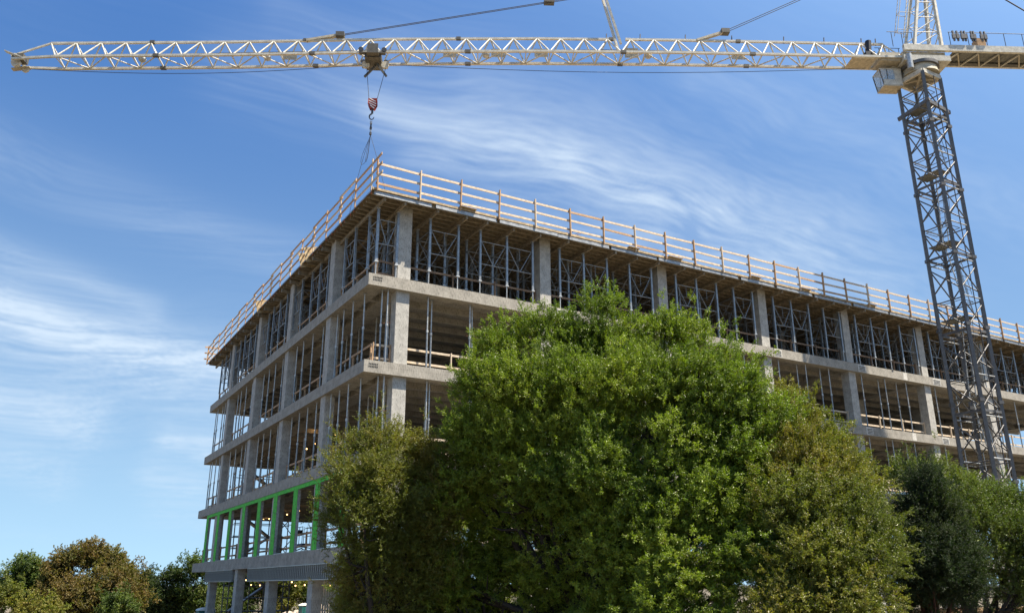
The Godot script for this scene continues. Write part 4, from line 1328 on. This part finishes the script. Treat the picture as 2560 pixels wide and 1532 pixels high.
# ---------------------------------------------------------------- trees
func make_trees() -> void:
	var oak_leaf := cluster_mesh(5, 66, 0.34, 0.052, 0.021)
	var fine_leaf := cluster_mesh(6, 70, 0.34, 0.045, 0.017)
	var big_leaf := cluster_mesh(7, 40, 0.36, 0.085, 0.045)
	var gloss := leaf_material(0.43)
	var dull := leaf_material(0.6)
	var spring := [Color(0.13, 0.19, 0.02), Color(0.18, 0.25, 0.024), Color(0.23, 0.30, 0.03), Color(0.275, 0.335, 0.04)]
	var olive := [Color(0.13, 0.155, 0.026), Color(0.175, 0.195, 0.030), Color(0.215, 0.215, 0.036), Color(0.25, 0.215, 0.05)]
	var grey := [Color(0.10, 0.145, 0.03), Color(0.14, 0.185, 0.04), Color(0.18, 0.22, 0.05)]
	var cedar := [Color(0.022, 0.042, 0.014), Color(0.034, 0.058, 0.018), Color(0.05, 0.07, 0.022)]
	var rusty := [Color(0.14, 0.14, 0.03), Color(0.165, 0.14, 0.034), Color(0.185, 0.13, 0.038), Color(0.15, 0.145, 0.032)]
	var deep := [Color(0.03, 0.05, 0.014), Color(0.045, 0.075, 0.018), Color(0.065, 0.095, 0.02)]
	var bright := [Color(0.06, 0.10, 0.018), Color(0.10, 0.15, 0.022), Color(0.14, 0.17, 0.03)]
	# the large live oak in front of the building
	var main := lobes_px([
		[1505, 770, 55, 0.0], [1480, 850, 85, 0.0], [1580, 860, 80, 0.0], [1400, 830, 55, 0.3], [1320, 830, 62, 0.4], [1250, 880, 70, 0.6], [1665, 830, 62, 0.0], [1715, 850, 60, 0.1],
		[1750, 927, 49, -2.2], [1810, 907, 39, -0.9], [1855, 967, 54, -2.0], [1195, 960, 75, -0.5], [1300, 960, 115, -0.7], [1430, 970, 120, -1.0], [1560, 980, 120, -1.6], [1690, 980, 115, -1.9],
		[1810, 1010, 110, -2.2], [1895, 1060, 95, -1.9], [1180, 1070, 85, -0.5], [1290, 1100, 120, -0.6], [1430, 1110, 125, -1.0], [1570, 1120, 130, -1.8], [1710, 1120, 125, -2.3], [1850, 1140, 120, -2.4],
		[1200, 1230, 125, 0.4], [1340, 1250, 130, -0.1], [1490, 1260, 135, -1.2], [1640, 1270, 135, -2.4], [1790, 1280, 130, -2.9], [1920, 1290, 110, -2.7], [1110, 1360, 120, 1.7], [1250, 1390, 130, 1.1],
		[1400, 1400, 135, 0.1], [1560, 1410, 140, -1.9], [1710, 1420, 135, -3.3], [1860, 1430, 125, -3.3], [1980, 1430, 100, -3.0], [960, 1440, 95, 2.6], [1060, 1510, 120, 2.8], [1200, 1540, 130, 2.4],
		[1360, 1550, 135, 1.0], [1520, 1560, 140, -1.5], [1680, 1560, 135, -3.5], [1840, 1560, 125, -3.8], [1400, 960, 130, 4.0], [1600, 960, 130, 4.0], [1750, 1050, 130, 4.0], [1250, 1080, 130, 4.0],
		[1500, 1150, 150, 4.5], [1080, 1260, 80, 2.6], [1100, 1330, 105, 1.8], [1000, 1390, 90, 2.2], [930, 1480, 85, 2.2], [1040, 1460, 110, 1.6], [1150, 1450, 120, 1.0], [1000, 1540, 100, 1.8],
		[1790, 1185, 125, -1.6], [1890, 1190, 110, -0.8], [1650, 1190, 125, -2.4], [1500, 1190, 125, -2.2], [1360, 1180, 120, -1.2], [1240, 1160, 110, -0.4], [1760, 1060, 110, -1.2], [1630, 1050, 115, -1.8],
		[1490, 1040, 115, -1.4], [1360, 1040, 110, -0.8], [1180, 1150, 90, 0.4], [1560, 920, 85, -0.4], [1430, 900, 80, 0.0], [1680, 910, 75, 0.0], [1850, 1350, 115, -2.2], [1700, 1350, 125, -3.0],
	], 21.0)
	var b0 := at_dist(1540, 1200, 21.5)
	tree("live_oak", "large spreading live oak with bright spring leaves in front of the building", "foreground oaks", Vector3(b0.x, ground_y(b0.x, b0.z), b0.z), main, 27.0, spring, oak_leaf, gloss, 1.0, 0.42, mats.bark)
	# olive oak whose crown shows beside the shaded facade
	var left := lobes_px([
		[905, 1125, 48, 0.5], [960, 1110, 52, 0.0], [1020, 1125, 45, 0.5], [870, 1180, 50, 0.0], [940, 1190, 80, -0.5], [1030, 1195, 70, 0.5], [850, 1240, 48, 0.0], [910, 1270, 75, -0.5], [1000, 1280, 90, 0.0], [845, 1300, 45, 0.3],
		[880, 1350, 48, 0.5], [950, 1370, 80, 0.0], [890, 1440, 60, 0.8], [960, 1470, 95, 0.6], [900, 1530, 70, 0.8], [1065, 1150, 65, 0.6], [1090, 1230, 90, 0.4], [1060, 1320, 95, 0.4], [1060, 1420, 100, 0.6], [1000, 1540, 100, 0.6],
	], 21.0)
	var b1 := at_dist(985, 1300, 21.6)
	tree("live_oak", "olive leaved oak beside the green piers of the shaded facade", "foreground oaks", Vector3(b1.x, ground_y(b1.x, b1.z), b1.z), left, 34.0, olive, fine_leaf, gloss, 0.95, 0.3, mats.bark)
	# yellowish oak crown towards the crane
	var right := lobes_px([
		[1955, 1010, 40, 1.0], [2000, 1060, 60, 0.5], [1930, 1080, 75, 0.1], [2060, 1120, 62, 0.4], [1980, 1170, 110, -0.7], [2110, 1190, 70, 0.2], [2100, 1230, 95, -1.1], [2150, 1230, 55, -0.1],
		[2000, 1270, 120, -1.9], [2140, 1320, 100, -1.6], [2175, 1310, 48, -0.5], [2040, 1400, 120, -2.6], [2140, 1410, 85, -2.0], [2205, 1390, 42, -1.1], [2100, 1510, 105, -2.8], [2160, 1500, 60, -2.0],
		[1970, 1530, 120, -3.0], [1930, 1150, 95, -0.4], [1950, 1230, 100, -0.6], [2060, 1180, 95, -0.4],
	], 19.5)
	var b2 := at_dist(2060, 1300, 20.0)
	tree("live_oak", "yellowish oak beside the bright green oak with a dark cedar behind it", "foreground oaks", Vector3(b2.x, ground_y(b2.x, b2.z), b2.z), right, 34.0, olive, oak_leaf, gloss, 0.95, 0.3, mats.bark)
	# dark cedar
	var ced := lobes_px([
		[2305, 1195, 30, 0.0], [2325, 1240, 45, 0.0], [2290, 1280, 50, 0.0], [2350, 1290, 52, 0.2], [2310, 1340, 68, -0.3], [2375, 1350, 55, 0.3], [2330, 1410, 85, -0.4], [2400, 1400, 60, 0.3], [2270, 1400, 60, 0.0], [2300, 1480, 75, 0.0], [2390, 1470, 70, 0.2],
	], 25.0)
	var b3 := at_dist(2310, 1400, 25.0)
	tree("cedar_tree", "dark green cedar between the yellowish oak and the grey green oak", "foreground oaks", Vector3(b3.x, ground_y(b3.x, b3.z), b3.z), ced, 52.0, cedar, fine_leaf, dull, 0.9, 0.22, mats.bark_red)
	# grey green oak at the foot of the mast
	var far := lobes_px([
		[2270, 1195, 48, 0.0], [2340, 1205, 55, 0.0], [2410, 1240, 60, 0.0], [2480, 1255, 55, 0.5], [2545, 1275, 60, 1.0], [2440, 1300, 80, -0.5], [2530, 1330, 75, 0.0], [2590, 1300, 80, 1.0], [2350, 1260, 70, 0.5], [2460, 1390, 60, -0.5], [2560, 1410, 60, 0.0], [2620, 1400, 80, 0.5], [2400, 1440, 70, 0.4], [2490, 1470, 75, 0.2], [2580, 1490, 80, 0.2],
	], 31.0)
	var b4 := at_dist(2400, 1400, 31.0)
	tree("live_oak", "grey green oak with dark crooked limbs at the foot of the crane mast", "foreground oaks", Vector3(b4.x, ground_y(b4.x, b4.z), b4.z), far, 32.0, grey, fine_leaf, gloss, 1.2, 0.3, mats.bark)
	# trees across the site
	var bg := "trees beyond the site"
	var br := lobes_px([
		[150, 1438, 51, 0.0], [185, 1403, 41, 0.0], [225, 1398, 44, 0.0], [270, 1408, 46, 0.0], [310, 1448, 46, 0.0], [200, 1468, 66, -2.0], [270, 1478, 66, -2.0], [330, 1498, 41, 0.0], [140, 1508, 56, -1.0], [230, 1538, 76, -2.0],
	], 95.0)
	var b5 := at_dist(225, 1480, 96.0)
	tree("broad_oak", "broad rusty brown oak beyond the site", bg, Vector3(b5.x, 0, b5.z), br, 22.0, rusty, big_leaf, dull, 2.4, 0.5, mats.bark, 0.08)
	var others := [
		["pale green tree beside the rusty brown oak", bright, [[60, 1430, 40], [95, 1455, 45], [30, 1470, 45], [70, 1500, 60]], 100.0],
		["olive green tree in front of the pale green tree", olive, [[10, 1500, 50], [70, 1530, 50], [120, 1540, 40]], 88.0],
		["light green shrub tree below the rusty brown oak", bright, [[285, 1510, 28], [300, 1535, 30]], 86.0],
		["dark evergreen beside the rusty brown oak", deep, [[365, 1460, 34], [350, 1500, 40], [385, 1510, 45]], 105.0],
		["dark evergreen before the shaded end of the building", deep, [[425, 1455, 34], [410, 1500, 45], [450, 1510, 40]], 100.0],
		["yellow green tree touching the shaded end of the building", bright, [[480, 1425, 28], [505, 1440, 35], [490, 1490, 45], [520, 1510, 40]], 98.0],
		["yellow green tree behind the ground floor columns", bright, [[580, 1460, 45], [620, 1450, 45], [600, 1510, 55]], 104.0],
		["olive tree behind the ground floor columns", olive, [[680, 1465, 45], [720, 1460, 45], [700, 1510, 55]], 104.0],
		["bright green tree behind the bare studs", bright, [[780, 1465, 50], [830, 1470, 45], [800, 1515, 55]], 106.0],
		["dark tree behind the bare studs", deep, [[900, 1465, 50], [960, 1470, 50], [930, 1515, 55]], 106.0],
	]
	for e in others:
		var ls := []
		for l in e[2]:
			ls.append([l[0], l[1], l[2], 0.0])
		var lb := lobes_px(ls, e[3])
		var c: Vector3 = lb[0][0]
		tree("background_tree", e[0], bg, Vector3(c.x, 0, c.z), lb, 22.0, e[1], big_leaf, dull, 2.3, 0.32, mats.bark, 0.0)

func make_ground() -> void:
	var st := SurfaceTool.new()
	st.begin(Mesh.PRIMITIVE_TRIANGLES)
	st.set_smooth_group(0)
	var rings := [0.0, 3.0, 6.0, 9.0, 12.0, 15.0, 18.0, 21.0, 24.0, 27.0, 30.0, 45.0, 80.0, 160.0, 400.0, 1500.0]
	var n := 48
	for i in rings.size() - 1:
		for k in n:
			var p := []
			for q in [[i, k], [i, k + 1], [i + 1, k + 1], [i + 1, k]]:
				var an: float = TAU * q[1] / n
				var x: float = EYE.x + rings[q[0]] * cos(an)
				var z: float = EYE.z + rings[q[0]] * sin(an)
				p.append(Vector3(x, ground_y(x, z) - 0.004, z))
			quad(st, p[0], p[1], p[2], p[3])
	st.generate_normals()
	var o := put(self, "ground", st.commit(), mats.dirt)
	o.set_meta("kind", "structure")
	o.set_meta("label", "dry tan site ground around the building")
	o.set_meta("category", "ground")

func _ready() -> void:
	rng.seed = 4711
	# camera
	var cam := Camera3D.new()
	cam.name = "camera"
	cam.fov = 39.9985
	cam.near = 0.1
	cam.far = 4000.0
	cam.transform = Transform3D(Basis(RIGHT, UP, -AHEAD).orthonormalized(), EYE)
	add_child(cam)
	cam.current = true
	# sky, sun, exposure
	var sun_dir := Vector3(0.62, 1.60, 0.56).normalized()
	var exposure := 2.5
	var env := Environment.new()
	env.background_mode = Environment.BG_SKY
	var sky := Sky.new()
	var pano := PanoramaSkyMaterial.new()
	pano.panorama = make_sky(sun_dir, 1.0 / exposure)
	sky.sky_material = pano
	env.sky = sky
	env.tonemap_mode = Environment.TONE_MAPPER_LINEAR
	env.tonemap_exposure = exposure
	env.ssao_enabled = true
	env.ssil_enabled = true
	env.sdfgi_enabled = true
	var we := WorldEnvironment.new()
	we.name = "environment"
	we.environment = env
	add_child(we)
	var sun := DirectionalLight3D.new()
	sun.name = "sun"
	sun.light_energy = 1.6
	sun.light_color = Color(1.0, 0.955, 0.88)
	sun.light_angular_distance = 0.5
	sun.shadow_enabled = true
	sun.basis = Basis.looking_at(-sun_dir, Vector3.UP)
	add_child(sun)
	# shared meshes
	unit_box = BoxMesh.new()
	var cy := CylinderMesh.new()
	cy.top_radius = 1.0
	cy.bottom_radius = 1.0
	cy.height = 1.0
	cy.radial_segments = 8
	cy.rings = 0
	unit_tube = cy
	var sp := SphereMesh.new()
	sp.radius = 1.0
	sp.height = 2.0
	sp.radial_segments = 12
	sp.rings = 6
	unit_ball = sp
	make_materials()
	print("materials ", Time.get_ticks_msec())
	make_ground()
	make_building()
	make_deck()
	make_edge_rails()
	make_rebar()
	make_towers()
	make_shores()
	make_floor_rails()
	make_green_wall()
	make_bulbs()
	make_crane()
	make_site()
	print("built ", Time.get_ticks_msec())
	make_trees()
	print("trees ", Time.get_ticks_msec())
